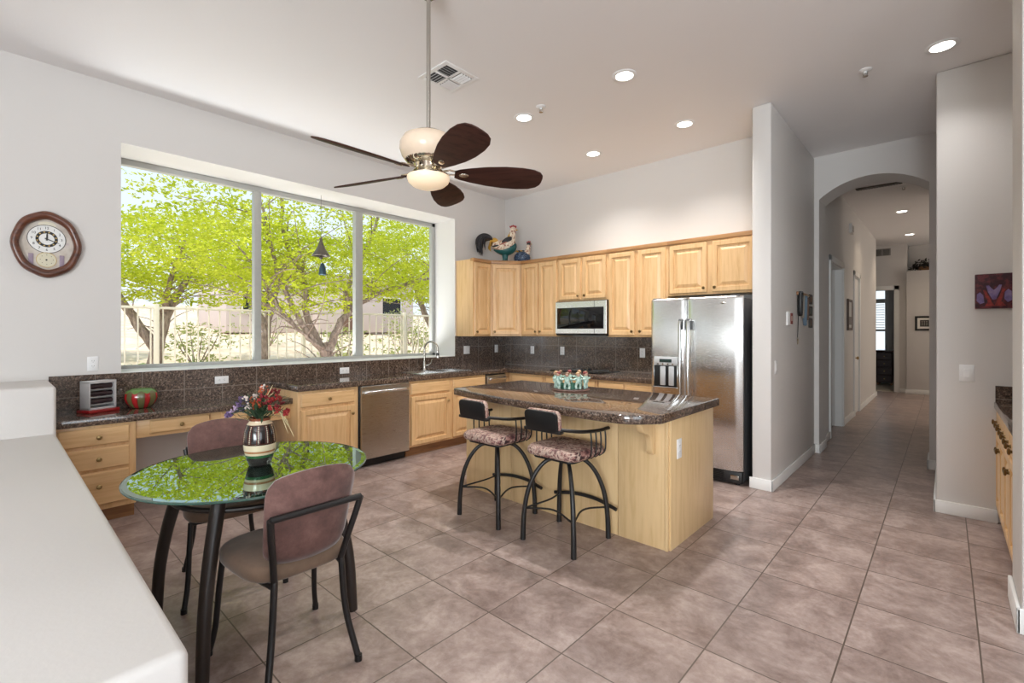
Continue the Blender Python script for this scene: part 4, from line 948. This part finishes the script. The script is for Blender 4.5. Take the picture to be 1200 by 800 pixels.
rg = thing('figure_ring', 'pale green ceramic ring of small linked figures on the island', 'ornament', (-2.445, 3.45, .918))
teal = N('pale_teal_glaze'); teal.set(Roughness=.35); v_ = teal.coords(); teal.color(teal.ramp(teal.noise(v_, 40, 3), [(.35, srgb(112, 150, 140)), (.5, srgb(170, 198, 186)), (.66, srgb(206, 220, 208)), (.75, srgb(90, 84, 92))]))
B().lathe([(.11, 0), (.165, 0), (.168, .006), (.16, .012), (.115, .012), (.11, .006)], seg=48).obj('ring_plinth', plain('umber_glaze', srgb(96, 66, 58), .4), rg)
def figure(hair):
    b = B()
    for s_ in (-1, 1): b.tube(bez([(s_*.014, 0, .010), (s_*.020, .002, .035), (s_*.011, 0, .068)], 4), [.0125, .012, .011, .010, .010, .010, .0105, .012, .013], 10)
    b.tube([(0, 0, .060), (0, 0, .078), (0, .001, .098), (0, 0, .110), (0, 0, .118)], [.021, .020, .022, .014, .008], 12)
    for s_ in (-1, 1): b.tube(bez([(s_*.014, 0, .104), (s_*.036, .002, .092), (s_*.062, -.012, .096)], 4), [.008]*5+[.0065]*4, 8)
    b.cur = 1; b.ell((0, 0, .132), (.0155, .016, .018), 12, 8); b.cur = 2
    b.ell((0, .005, .141), (.018, .0185, .015), 12, 7); return b
skin_m = plain('clay_face', srgb(186, 150, 130), .5); hr = [plain('red_clay_hair', srgb(128, 52, 48), .5), plain('brown_clay_hair', srgb(126, 92, 66), .5), plain('tan_clay_hair', srgb(178, 140, 104), .5)]
for k in range(9):
    a = 2*math.pi*k/9+.2; o = figure(0).obj('figure', [teal.m, skin_m, hr[k % 3]], rg, 60)
    o.scale = (1.05, 1.1, 1.0); o.location = (.138*math.cos(a), .138*math.sin(a), .010); o.rotation_euler = (0, 0, a+math.pi/2)
B().lathe([(.085, .012), (.10, .012), (.102, .05), (.098, .05), (.096, .016), (1e-7, .016)], seg=40).obj('centre_bowl', plain('green_glaze', srgb(60, 110, 92), .3), rg)

# ceramic rooster and hen on top of the corner cabinet
def fowl(name, label, loc, rz, s, hen=False):
    t = thing(name, label, 'rooster' if not hen else 'hen', loc, rz)
    t.scale = (s, s, s)
    teal_ = plain('teal_feather', srgb(28, 88, 88), .4); cream_ = N('cream_feather'); cream_.set(Roughness=.45); v_ = cream_.coords(); cream_.color(cream_.ramp(cream_.noise(v_, 34, 3), [(.38, srgb(150, 92, 70)), (.5, srgb(224, 208, 186)), (.7, srgb(238, 228, 212))]))
    yel = plain('yellow_feather', srgb(206, 160, 62), .45); blk = plain('black_feather', srgb(40, 38, 42), .4); red = plain('red_comb', srgb(158, 44, 48), .4)
    nav = N('navy_speckled'); nav.set(Roughness=.35); v_ = nav.coords(); nav.color(nav.ramp(nav.noise(v_, 60, 3), [(.42, srgb(30, 40, 60)), (.58, srgb(60, 84, 116)), (.72, srgb(150, 166, 180))]))
    if hen:
        B().lathe([(.06, 0), (.10, .012), (.128, .05), (.135, .09), (.122, .135), (.085, .172), (.04, .188), (1e-7, .190)], seg=24, sy=.88).obj('body', nav.m, t, 60)
        B().tube(bez([(.075, 0, .150), (.10, 0, .22), (.105, 0, .29)], 5), [.050-.024*i/10 for i in range(11)], 12).obj('neck', cream_.m, t, 60)
        B().ell((.110, 0, .305), (.032, .026, .028)).obj('head', blk, t)
        for k in range(4): B().tube(bez([(.055-.035*k, 0, .168), (.02-.035*k, 0, .205), (-.02-.035*k, 0, .180)], 4), [.008, .014, .018, .020, .018, .014, .010, .006, .003], 8, flat=.6).obj('back_feather', yel if k % 2 else blk, t)
        cz, cx = .332, .108
    else:
        B().tube(bez([(-.12, 0, .275), (-.05, 0, .245), (.05, 0, .235), (.125, 0, .275), (.16, 0, .34)], 6), [.040+.070*math.sin(math.pi*(.08+.84*i/24)) for i in range(25)], 18, flat=.85).obj('body', cream_.m, t, 60)
        B().tube(bez([(-.10, 0, .215), (-.02, 0, .195), (.07, 0, .185), (.145, 0, .225), (.172, 0, .285)], 6), [.034+.058*math.sin(math.pi*(.05+.85*i/24)) for i in range(25)], 16, flat=.9).obj('belly', teal_, t, 60)
        B().tube(bez([(.125, 0, .30), (.150, 0, .39), (.160, 0, .46)], 6), [.080-.040*i/12 for i in range(13)], 14, flat=.9).obj('neck', cream_.m, t, 60)
        B().ell((.168, 0, .478), (.042, .032, .038)).obj('head', cream_.m, t)
        for s_ in (-1, 1):
            B().ell((.045, s_*.078, .248), (.130, .028, .050), 18, 10, mat=Matrix.Rotation(R(-20), 4, 'Y')).obj('wing', cream_.m, t)
            B().ell((.070, s_*.078, .293), (.100, .028, .046), 18, 10, mat=Matrix.Rotation(R(-38), 4, 'Y')).obj('wing_shoulder', blk, t)
            B().ell((-.045, s_*.080, .235), (.085, .020, .016), 14, 8, mat=Matrix.Rotation(R(-8), 4, 'Y')).obj('wing_tip', blk, t)
            B().ell((.03, s_*.090, .262), (.075, .022, .014), 14, 8, mat=Matrix.Rotation(R(-24), 4, 'Y')).obj('wing_band', plain('russet_band', srgb(160, 92, 76), .45), t)
        for k in range(4): B().tube(bez([(.115-.022*k, (k-1.5)*.03, .405-.03*k), (.10-.03*k, (k-1.5)*.045, .35-.02*k), (.075-.03*k, (k-1.5)*.05, .30)], 4), [.008, .012, .015, .016, .015, .012, .009, .006, .003], 8, flat=.5).obj('hackle_feather', yel, t)
        B().lathe([(.065, 0), (.07, .01), (.05, .02), (.036, .05), (.042, .10), (.065, .16)], (.055, 0, 0), 18).obj('stand', teal_, t)
        for k in range(9):
            q = (k-4)/4; B().tube(bez([(-.05+.004*k, q*.035, .31), (-.105, q*.06, .345-.012*abs(k-4)), (-.150-.004*k, q*.075, .30-.008*k), (-.150, q*.08, .235-.008*k)], 5), [.012, .018, .022, .026, .028, .029, .029, .028, .026, .023, .020, .016, .012, .008, .005, .003], 8, flat=.55).obj('saddle_feather', yel, t)
        for k in range(18):
            q = ((k*7) % 18-8.5)/8.5; rr_ = .034+.056*(k % 6)/5; end = 165+50*((k*5) % 6)/5
            pts = [(-.115-rr_+rr_*math.cos(R(a_))-.00035*a_*(1 if a_ < 200 else 1), q*(.02+.00045*a_), .300+rr_*1.15*math.sin(R(a_))*1.0 - (0 if a_ < 180 else .0011*(a_-180))) for a_ in range(0, int(end)+1, 12)]
            pts += [(pts[-1][0]-.006, pts[-1][1], pts[-1][2]-.045), (pts[-1][0]+.004, pts[-1][1], pts[-1][2]-.09-.02*((k*3) % 4))]; n_ = len(pts)
            B().tube(pts, [.010+.020*math.sin(math.pi*min(1, i/(n_-1.0)))**.7 if 0 < i < n_-1 else .006 for i in range(n_)], 8, flat=.6).obj('tail_feather', blk, t, 60)
        cz, cx = .512, .168
    u = 1.0 if not hen else .7
    for k in range(5): B().ell((cx+(k-2)*.018*u, 0, cz+(.012-.006*abs(k-2))*u), (.012*u, .007*u, .022*u), 10, 7, mat=Matrix.Rotation(R(12*(k-2)), 4, 'Y')).obj('comb', red, t)
    hx_, hz = (.20, .472) if not hen else (.135, .302)
    B().lathe([(.012*u, 0), (1e-7, .034*u)], (hx_+.008, 0, hz), 10, mat=Matrix.Rotation(R(100), 4, 'Y')).obj('beak', yel, t)
    for s_ in (-1, 1): B().ell((hx_-.006, s_*.010, hz-.040*u), (.011*u, .007*u, .024*u), 10, 7).obj('wattle', red, t)
    return t
fowl('ceramic_rooster', 'tall painted ceramic rooster with black tail on top of the corner cabinet', (-4.765, 4.985, UZ1+.001), math.atan2(.674, .738), 1.02)
fowl('ceramic_hen', 'small dark blue ceramic hen beside the rooster on the corner cabinet', (-4.575, 5.225, UZ1+.001), math.atan2(.674, .738)-.3, .92, True)

# hanging bells in the window recess
bc = thing('hanging_bell', 'bronze cone bell hanging on a cord in the window recess', 'bell', (-5.36, 2.575, 3.015))
B().tube([(0, 0, 0), (0, 0, -.50)], .0022, 6).obj('cord', M['dark_slot'], bc)
M['bell'] = plain('grey_bronze', srgb(104, 96, 86), .38, .5)
B().lathe([(.004, -.49), (.012, -.50), (.022, -.55), (.040, -.60), (.070, -.655), (.098, -.695), (.102, -.705), (.096, -.708), (.06, -.65), (1e-7, -.60)], seg=28).obj('bell_cone', M['bell'], bc)
B().ell((0, 0, -.725), (.022, .022, .022), 14, 8).obj('clapper', M['bell'], bc)
B().tube([(0, 0, -.74), (.01, .005, -.79)], .002, 6).obj('wind_cord', M['dark_slot'], bc)
B().lathe([(.004, -.785), (.02, -.80), (.036, -.85), (.043, -.925), (.038, -.928), (1e-7, -.86)], (.015, .01, 0), 24).obj('lower_bell', plain('blue_bronze', srgb(70, 92, 104), .35, .6), bc)

# ------------------------------------------------------------------ right wall, hall side wall and hall objects
pa = thing('canvas_painting', 'small square canvas with red tree forms on purple, on the right wall', 'painting', (.268, 5.06, 1.733))
cm = N('dark_plum_canvas'); cm.set(Roughness=.6); v_ = cm.coords((1, 1, 1)); cm.color(cm.ramp(cm.noise(v_, 26, 5, .65), [(.32, srgb(36, 18, 28)), (.48, srgb(66, 28, 38)), (.60, srgb(104, 44, 50)), (.78, srgb(46, 28, 46))]))
B().box((-.103, -.03, -.13), (.103, 0, .13), .003).obj('canvas', cm.m, pa)
lav = N('lavender_paint'); lav.set(Roughness=.6); v_ = lav.coords(); lav.color(lav.ramp(lav.noise(v_, 14, 3), [(.3, srgb(74, 56, 98)), (.5, srgb(118, 100, 146)), (.7, srgb(146, 126, 160)), (.85, srgb(120, 80, 112))]))
redp = N('red_paint'); redp.set(Roughness=.6); v_ = redp.coords(); redp.color(redp.ramp(redp.noise(v_, 30, 3), [(.35, srgb(104, 34, 38)), (.6, srgb(158, 54, 48)), (.8, srgb(120, 40, 44))]))
def paintshape(poly, h, name, m_): B().prism(poly, .0302, .0302+h, mat=RX90).obj(name, m_, pa)
paintshape([(-.044, .042), (-.028, .044), (-.016, .024), (-.002, .008), (.014, .026), (.026, .046), (.040, .044), (.030, .0), (.010, -.060), (-.008, -.066), (-.032, -.01)], .0006, 'painted_patch', lav.m)
paintshape([(-.092, -.02), (-.075, -.005), (-.058, -.03), (-.052, -.085), (-.075, -.095), (-.094, -.07)], .0006, 'painted_patch', lav.m)
paintshape([(.055, -.01), (.072, .012), (.090, -.005), (.092, -.07), (.070, -.085), (.052, -.06)], .0006, 'painted_patch', lav.m)
paintshape([(-.060, .01), (-.047, .012), (-.012, -.085), (.004, -.112), (-.05, -.112), (-.034, -.08)], .001, 'painted_trunk', redp.m)
paintshape([(.045, .018), (.058, .014), (.036, -.075), (.062, -.112), (.0, -.112), (.012, -.08)], .001, 'painted_trunk', redp.m)
kr = thing('key_rack', 'dark key rack with hanging lanyards on the hall-side wall', 'key rack', (-1.15, 5.90, 1.70), H90)
B().box((-.24, -.018, .115), (.24, 0, .150), .004).obj('rail', M['toe'], kr)
hk = B()
for k in range(6): hk.tube([(-.20+k*.08, -.018, .128), (-.20+k*.08, -.036, .120), (-.20+k*.08, -.040, .132)], .003, 6)
hk.obj('hooks', M['brass'], kr)
def hang(name, label, cat, y, z1, z0, w, th, mat):
    t = thing(name, label, cat, (-1.15, y, 0), H90)
    b = B(); b.tube(bez([(-w*.5, -.030, z1), (-w*.55, -.028, (z0+z1)/2), (0, -.028, z0), (w*.55, -.026, (z0+z1)/2), (w*.5, -.030, z1), (0, -.036, z1+.012)], 5), th, 8, flat=.35); b.obj('strap', mat, t); return t
t = hang('dog_lead', 'thick black lead hanging on the key rack nearest the kitchen', 'lead', 5.70, 1.835, 1.60, .05, .022, M['black'])
t = hang('lanyard', 'blue-grey lanyard hanging from the middle of the key rack', 'lanyard', 5.93, 1.80, 1.50, .06, .016, plain('blue_strap', srgb(92, 112, 128), .7))
t = hang('lanyard', 'grey lanyard hanging between the black lead and the blue one', 'lanyard', 5.82, 1.80, 1.58, .05, .013, plain('grey_strap', srgb(130, 122, 112), .7))
t = hang('lanyard', 'brown lanyard hanging at the hall end of the key rack', 'lanyard', 6.05, 1.79, 1.56, .05, .012, plain('brown_strap', srgb(96, 72, 56), .7))
kc = thing('key_bunch', 'keys dangling on a long dark cord below the key rack', 'keys', (-1.15, 5.66, 0), H90)
B().tube([(0, -.034, 1.82), (.004, -.018, 1.60), (0, -.012, 1.37)], .0035, 6).obj('cord', M['black'], kc)
B().tube([(.016*math.cos(R(a)), -.012, 1.355+.016*math.sin(R(a))) for a in range(0, 360, 30)], .002, 6, closed=True).obj('key_ring', M['chrome'], kc)
for k in (-1, 0, 1):
    b = B().prism([(-.004, 0), (.004, 0), (.004, -.04), (.0, -.046), (-.004, -.04)], 0, .002, mat=Matrix.Translation((.008*k, -.012-.003*k, 1.342)) @ Matrix.Rotation(R(14*k), 4, 'Y') @ RX90); b.lathe([(.010, 0), (.010, .002), (.001, .002)], (.008*k, -.012-.003*k, 1.344), 12, mat=RX90); b.obj('key', M['brass'] if k else M['chrome'], kc)
for i, (z, lab) in enumerate(((1.80, 'topmost'), (1.665, 'middle'), (1.53, 'lowest'))):
    t = thing('wall_plaque', 'small dark picture plaque beside the arch, %s of a column of three' % lab, 'plaque', (-1.15, 6.33, z), H90, 'plaques beside the arch')
    B().panel(-.075, -.055, .075, .055, [(0, 0), (0, .014), (.014, .016), (.018, .011)]).obj('frame', plain('dark_frame_%d' % i, srgb(44, 36, 34), .5), t)
    B().panel(-.05, -.032, .05, .032, [(0, .010), (0, .012)]).obj('picture', plain('plaque_image_%d' % i, [srgb(120, 84, 60), srgb(80, 96, 92), srgb(110, 92, 84)][i], .5), t)
t = thing('small_wall_picture', 'small white-framed red picture on the hall-side wall left of the key rack', 'picture', (-1.15, 5.33, 1.56), H90)
B().panel(-.095, -.065, .095, .065, [(0, 0), (0, .014), (.006, .018)]).obj('frame', M['plastic_white'], t)
B().panel(-.01, -.055, .088, .055, [(0, .0175), (0, .020)]).obj('picture', plain('red_print', srgb(132, 44, 36), .5), t)
B().panel(.022, -.022, .058, .026, [(0, .0195), (0, .0215)]).obj('pale_motif', plain('pale_print', srgb(214, 190, 176), .5), t)
t = thing('framed_picture', 'tall dark-framed picture on the hall wall between the two doorways', 'picture', (-1.15, 9.30, 1.70), H90)
fr_m = plain('brown_frame', srgb(74, 52, 42), .4)
B().panel(-.22, -.25, .22, .25, [(0, 0), (0, .02), (.01, .028), (.035, .028), (.045, .018)]).obj('frame', fr_m, t)
B().panel(-.176, -.206, .176, .206, [(0, .017), (0, .019)]).obj('mat_board', plain('mat_board', srgb(206, 204, 200), .6), t)
B().panel(-.13, -.16, .13, -.03, [(0, .0185), (0, .0205)]).obj('picture', plain('grey_print', srgb(120, 112, 108), .6), t)
t = thing('framed_picture', 'black-framed picture with white mat on the far end wall of the hall', 'picture', (-.352, 14.28, 1.62))
B().panel(-.165, -.165, .165, .165, [(0, 0), (0, .02), (.01, .026), (.035, .026), (.045, .018)]).obj('frame', M['black'], t)
B().panel(-.122, -.122, .122, .122, [(0, .017), (0, .019)]).obj('mat_board', plain('white_mat', srgb(226, 222, 214), .6), t)
B().panel(-.078, -.075, .078, .075, [(0, .0185), (0, .0205)]).obj('picture', plain('dark_print', srgb(50, 48, 46), .6), t)
q = B()
for a in (-.04, .0, .04):
    for c in (-.035, .005, .04): q.ell((a, -.0205, c), (.012, .002, .012), 10, 6)
q.obj('print_motif', plain('print_motif', srgb(150, 144, 136), .6), t)
t = thing('door_chime', 'small pale chime box high on the hall wall', 'chime', (-1.15, 9.43, 3.10), H90)
B().panel(-.11, -.075, .11, .075, [(0, 0), (0, .035), (.008, .042)]).obj('cover', M['wall'], t)
gr = B()
for k in range(5): gr.box((-.07, -.046, -.045+k*.02), (.07, -.0415, -.039+k*.02))
gr.obj('slots', M['dark_slot'], t)
t = thing('trailing_plant', 'dark artificial greenery on the niche ledge at the hall end', 'plant', (-.36, 14.58, 2.83))
B().lathe([(.08, 0), (.12, .06), (.12, .10), (.10, .10)], seg=20).obj('basket', M['toe'], t)
rnd = random.Random(3); lf = B()
for k in range(260):
    p = Vector((rnd.gauss(0, .12), rnd.gauss(0, .07), abs(rnd.gauss(.12, .06)))); d_ = Vector((rnd.gauss(0, 1), rnd.gauss(0, 1), rnd.gauss(0, 1))).normalized()*.04; s_ = d_.orthogonal()*.4
    lf.add([p-s_, p+d_, p+s_, p-d_], [[0, 1, 2, 3]])
lf.obj('foliage', plain('dark_foliage', srgb(48, 44, 38), .7), t)
t = thing('chest_of_drawers', 'dark wood chest seen through the far hall doorway', 'chest', (-1.20, 16.0, .012))
B().box((-.17, 0, .06), (.17, .55, .88), .006).obj('carcass', plain('dark_mahogany', srgb(58, 34, 30), .35), t)
B().box((-.19, -.02, .88), (.19, .57, .92), .006).obj('top_slab', plain('dark_mahogany_top', srgb(64, 40, 36), .25), t)
for k in range(4): d = B().panel(-.155, .08+k*.2, .155, .26+k*.2, DRAW).obj('drawer_front', plain('dark_drawer', srgb(62, 38, 34), .35), t); knob_b(0, .17+k*.2).obj('knob', M['brass'], d)
for x in (-.14, .14): B().box((x-.025, .02, 0), (x+.025, .53, .06), .004).obj('foot', M['toe'], t)
# ------------------------------------------------------------------ the yard beyond the window
def gz(x, y):
    d = max(0, -5.7-x); return .02*d + .055*max(0, d-3.6) + .10*math.sin(x*.7+1)*math.sin(y*.6)*min(1, d/6)
b = B(); nx, ny = 46, 50
X = [-5.62-.25*i-.028*i*i for i in range(nx)]; Y = [-22+ (70/ny)*j for j in range(ny+1)]
b.v = [(x, y, gz(x, y)-.05) for x in X for y in Y]; w = ny+1
for i in range(nx-1):
    for j in range(ny): b.f.append([i*w+j, i*w+j+1, (i+1)*w+j+1, (i+1)*w+j]); b.mi.append(0)
gm = N('desert_ground'); gm.set(Roughness=.95); v_ = gm.coords(); gm.color(gm.ramp(gm.noise(v_, 1.6, 7, .7), [(.3, srgb(196, 168, 142)), (.5, srgb(222, 200, 176)), (.7, srgb(234, 217, 198))])); gm.bump(gm.noise(v_, 14, 5), .6, .04)
struct('ground', b, gm.m)

fence_m = plain('cream_iron', srgb(226, 218, 206), .45)
fx = -9.5; fg = gz(fx, 4)-.05; ft = 1.84
fe = thing('yard_fence', 'cream-painted iron picket fence across the yard beyond the window', 'fence', (fx, 0, 0))
for (z, t_) in ((ft-.02, .020), (fg+.14, .018)): B().box((-.018, -3.0, z-t_), (.018, 14.0, z+t_), .003).obj('rail', fence_m, fe)
pk = 0
y = -2.4
while y < 13.9:
    if abs(((y+3.0) % 2.4)) > .06:
        B().box((-.009, y-.009, fg+.06), (.009, y+.009, ft-.02)).obj('picket', fence_m, fe, None); pk += 1
    y += .165
for k in range(8): B().box((-.035, -3.0+k*2.4-.035, fg-.15), (.035, -3.0+k*2.4+.035, ft+.04), .004).obj('post', fence_m, fe)

bark = N('mesquite_bark'); bark.set(Roughness=.9); v_ = bark.coords((8, 8, 2)); bark.color(bark.ramp(bark.noise(v_, 3, 5), [(.3, srgb(116, 98, 94)), (.6, srgb(166, 148, 142)), (.8, srgb(200, 184, 176))])); bark.bump(bark.noise(v_, 5, 4), .4, .02)
def leaf_mat(name, a, c):
    n = N(name); n.t.nodes.remove(n.b); v = n.coords(); col = n.ramp(n.noise(v, 1.4, 4, .7), [(.32, a), (.62, c)])
    d = n.new('BsdfDiffuse'); t = n.new('BsdfTranslucent'); m = n.new('MixShader'); m.inputs[0].default_value = .40
    n.link(col, d.inputs[0]); n.link(col, t.inputs[0]); n.link(d.outputs[0], m.inputs[1]); n.link(t.outputs[0], m.inputs[2]); n.link(m.outputs[0], n.out.inputs[0]); return n.m
lime = leaf_mat('lime_leaves', srgb(172, 188, 42), srgb(212, 218, 84)); olive = leaf_mat('olive_leaves', srgb(150, 160, 98), srgb(190, 196, 140)); agm = leaf_mat('agave_leaves', srgb(120, 142, 96), srgb(168, 182, 130))
def sprays(b, rnd, centre, rad, n, size, per=7, droop=.25):
    for _ in range(n):
        a = rnd.uniform(0, 2*math.pi); q = rnd.random()**.45; zz = rnd.uniform(-1, 1)
        p = Vector((centre[0]+rad[0]*q*math.cos(a)*math.sqrt(1-zz*zz*.8), centre[1]+rad[1]*q*math.sin(a)*math.sqrt(1-zz*zz*.8), centre[2]+rad[2]*zz))
        h = rnd.uniform(0, 2*math.pi); d_ = Vector((math.cos(h), math.sin(h), rnd.uniform(-droop-.25, .12)))
        for k in range(per):
            c = p + d_*(size*1.25*k) + Vector((rnd.gauss(0, .5), rnd.gauss(0, .5), rnd.gauss(0, .5)))*size
            u = Vector((rnd.gauss(0, 1), rnd.gauss(0, 1), rnd.gauss(0, .5))).normalized()*size; w_ = Vector((rnd.gauss(0, 1), rnd.gauss(0, 1), rnd.gauss(0, 1))).normalized(); w_ = u.cross(w_).normalized()*size*.42
            b.add([c-u, c-w_, c+u, c+w_], [[0, 1, 2, 3]])
def tree(name, label, loc, limbs, blobs, seed, leafm_, size=.036, twigs=90):
    t = thing(name, label, 'tree', loc); rnd = random.Random(seed); b = B(); ends = []
    for pts, r0, r1 in limbs:
        P = bez(pts, 6); n = len(P); P = [p + Vector((rnd.gauss(0, .015), rnd.gauss(0, .015), 0)) for p in P]
        b.tube(P, [r0+(r1-r0)*i/(n-1) for i in range(n)], 9); ends += [(P[i], r0+(r1-r0)*i/(n-1)) for i in range(n//3, n)]
    for _ in range(twigs):
        p, r = rnd.choice(ends); a = rnd.uniform(0, 6.28); d_ = Vector((math.cos(a), math.sin(a), rnd.uniform(-.1, .8))).normalized(); L = rnd.uniform(.5, 1.5)
        b.tube(bez([p, p+d_*L*.5+Vector((0, 0, .08)), p+d_*L+Vector((rnd.uniform(-.2, .2), rnd.uniform(-.2, .2), rnd.uniform(-.1, .15)))], 3), [min(.016, r*.6), .013, .011, .009, .007, .006, .004], 5)
    b.obj('trunk', bark.m, t, 60); l = B()
    for c, rad, n in blobs: sprays(l, rnd, c, rad, n, size)
    l.obj('foliage', leafm_, t, None); return t
# tree inside the fence
T0 = Vector((-8.0, 3.95, gz(-8, 3.95)-.05))
L = lambda *p: [Vector(q)+Vector((0, 0, 0)) for q in p]
tree('mesquite_tree', 'lime-green mesquite tree in front of the fence, filling the middle pane', T0, [
    (L((0, 0, 0), (.02, .03, .5), (0, 0, .9), (.02, -.02, 1.15)), .12, .095),
    (L((.02, -.02, 1.0), (.15, -.45, 1.45), (.2, -.75, 1.95), (.1, -.95, 2.6), (0, -1.1, 3.5)), .062, .02),
    (L((.0, 0, 1.0), (-.1, -.30, 1.6), (-.1, -.35, 2.3), (.0, -.75, 3.0), (.1, -.8, 4.2)), .068, .02),
    (L((.0, .02, 1.05), (.05, .25, 1.6), (-.05, .75, 2.0), (.1, 1.6, 2.35), (.1, 2.5, 2.6)), .075, .02),
    (L((.0, .02, 1.0), (.2, -.35, 1.25), (.3, -.7, 1.5), (.3, -1.0, 1.9), (.3, -1.2, 2.3)), .035, .012),
    (L((-.05, .4, 1.75), (-.1, .5, 2.4), (0, .9, 3.2), (.1, 1.0, 4.0)), .05, .02)],
    [((0, -.4, 3.6), (1.8, 2.6, .75), 1300), ((.2, -1.5, 2.75), (1.2, 1.3, .5), 640), ((0, .3, 2.55), (1.1, 1.5, .45), 640), ((-.1, 1.8, 2.7), (1.2, 1.6, .65), 780), ((0, .4, 4.6), (1.9, 2.8, .5), 600), ((.3, -.6, 2.05), (.8, 1.2, .28), 220)], 11, lime)
def simple_tree(name, label, x, y, h, cr, seed, n, mat=lime, size=.052):
    z = gz(x, y)-.05
    tree(name, label, (x, y, z), [(L((0, 0, 0), (.1, .1, h*.25), (.05, .35, h*.48), (.1, .8, h*.72)), .16, .05), (L((.05, .1, h*.22), (-.1, -.4, h*.45), (0, -.9, h*.7)), .12, .04), (L((0, .2, h*.4), (.6, .2, h*.6), (1.1, .4, h*.8)), .07, .03)],
         [((0, 0, h*.78), (cr, cr*1.15, h*.17), int(n*1.9)), ((.1, .9, h*.58), (cr*.6, cr*.7, h*.10), n//3), ((.1, -1.0, h*.58), (cr*.6, cr*.7, h*.10), n//3)], seed, mat, size, 50)
simple_tree('mesquite_tree', 'leaning lime-green tree beyond the fence at the left pane', -12.6, 2.3, 3.9, 2.2, 21, 620)
simple_tree('mesquite_tree', 'lime-green tree beyond the fence behind the left mullion', -16.0, 5.8, 4.5, 2.3, 22, 560)
simple_tree('mesquite_tree', 'wide lime-green tree beyond the fence at the right pane', -12.0, 9.4, 4.6, 2.9, 23, 760)
simple_tree('mesquite_tree', 'distant lime-green tree behind the fence at the far left', -17.5, -.6, 4.2, 2.6, 24, 420, size=.10)
simple_tree('mesquite_tree', 'distant pale tree behind the right end of the fence', -19.0, 17.5, 4.2, 3.0, 25, 460, olive, .10)
simple_tree('mesquite_tree', 'lime-green tree outside the window behind the viewer', -11.5, -5.5, 4.2, 2.6, 26, 420)
def shrub(label, x, y, r, h, seed, mat=olive, n=150):
    t = thing('desert_shrub', label, 'shrub', (x, y, gz(x, y)-.05)); rnd = random.Random(seed); b = B(); s_ = B()
    sprays(b, rnd, (0, 0, h*.55), (r, r, h*.5), n, .055, 5, 0); b.obj('foliage', mat, t, None)
    for k in range(6):
        a = k*1.05; s_.tube([(0, 0, 0), (r*.4*math.cos(a), r*.4*math.sin(a), h*.5), (r*.6*math.cos(a), r*.6*math.sin(a), h*.85)], [.02, .014, .006], 5)
    s_.obj('stems', bark.m, t)
for i, (x, y, r, h, lab) in enumerate(((-11.2, .9, .6, .9, 'grey-green shrub low behind the fence near the left window edge'), (-14.5, 3.6, .9, 1.2, 'rounded shrub beyond the agave'), (-13.5, 7.2, .8, 1.1, 'shrub under the tree behind the left mullion'),
        (-11.6, 8.2, .9, 1.35, 'bushy shrub behind the fence left in the right pane'), (-11.8, 10.2, 1.0, 1.5, 'bushy shrub behind the fence in the middle of the right pane'), (-12.4, 12.4, 1.1, 1.5, 'bushy shrub behind the fence at the right window edge'),
        (-20, 7.5, 1.4, 1.6, 'shrub beside the neighbouring house'), (-19, 13.5, 1.5, 1.7, 'large shrub far behind the right pane'), (-6.9, 1.15, .28, .95, 'small green shrub inside the fence at the left window edge'))):
    shrub(lab, x, y, r, h, 40+i, olive if i != 8 else agm)
ag = thing('agave', 'spiky agave plant just beyond the fence in the left pane', 'agave', (-11.0, 2.75, gz(-11, 2.75)-.05))
rnd = random.Random(8)
for k in range(24):
    a = rnd.uniform(0, 6.28); e = R(rnd.uniform(28, 85)); Ln = rnd.uniform(.7, 1.05); d_ = Vector((math.cos(a)*math.cos(e), math.sin(a)*math.cos(e), math.sin(e)))
    B().tube([d_*.02, d_*Ln*.35, d_*Ln*.7, d_*Ln], [.018, .026, .018, .002], 6, flat=.4).obj('blade_leaf', agm, ag)
for i, (x, y, r, lab) in enumerate(((-10.6, 3.9, .28, 'pale boulder near the foot of the agave'), (-10.4, 8.9, .35, 'pale rounded boulder behind the fence in the right pane'), (-12.5, 4.6, .40, 'pale boulder beyond the middle tree'))):
    rb = B().ell((0, 0, r*.45), (r*1.1, r, r*.7), 16, 10); rr = random.Random(i); rb.v = [(p[0]*(1+rr.uniform(-.06, .06)), p[1]*(1+rr.uniform(-.06, .06)), p[2]) for p in rb.v]
    o = rb.obj('boulder', plain('pale_rock_%d' % i, srgb(206, 190, 176), .9), None, 60, (x, y, gz(x, y)-.08)); tag(o, lab, 'rock')
ho = thing('neighbour_house', 'pale mauve stucco house far behind the fence', 'house', (-27.0, 13.5, gz(-27, 13.5)-.1))
stc = paint('mauve_stucco', srgb(206, 192, 190))
B().box((-5, -5.5, 0), (0, 6, 3.1), .03).obj('main_wall', stc, ho); B().box((-5.2, -5.7, 3.1), (.2, 6.2, 3.4), .04).obj('parapet', stc, ho); B().box((0, -1.5, 0), (1.6, 2.6, 2.7), .03).obj('entry_block', stc, ho)
for y in (-4.0, 4.2):
    f = B().box((-.02, y-.8, 1.0), (.06, y+.8, 2.3), .01).obj('window_frame', M['white'], ho); B().box((.05, y-.72, 1.08), (.07, y+.72, 2.22)).obj('pane', M['black_gloss'], f)
B().box((1.59, .0, .05), (1.64, 1.1, 2.2), .01).obj('entry_door', plain('brown_door', srgb(120, 92, 80), .5), ho)
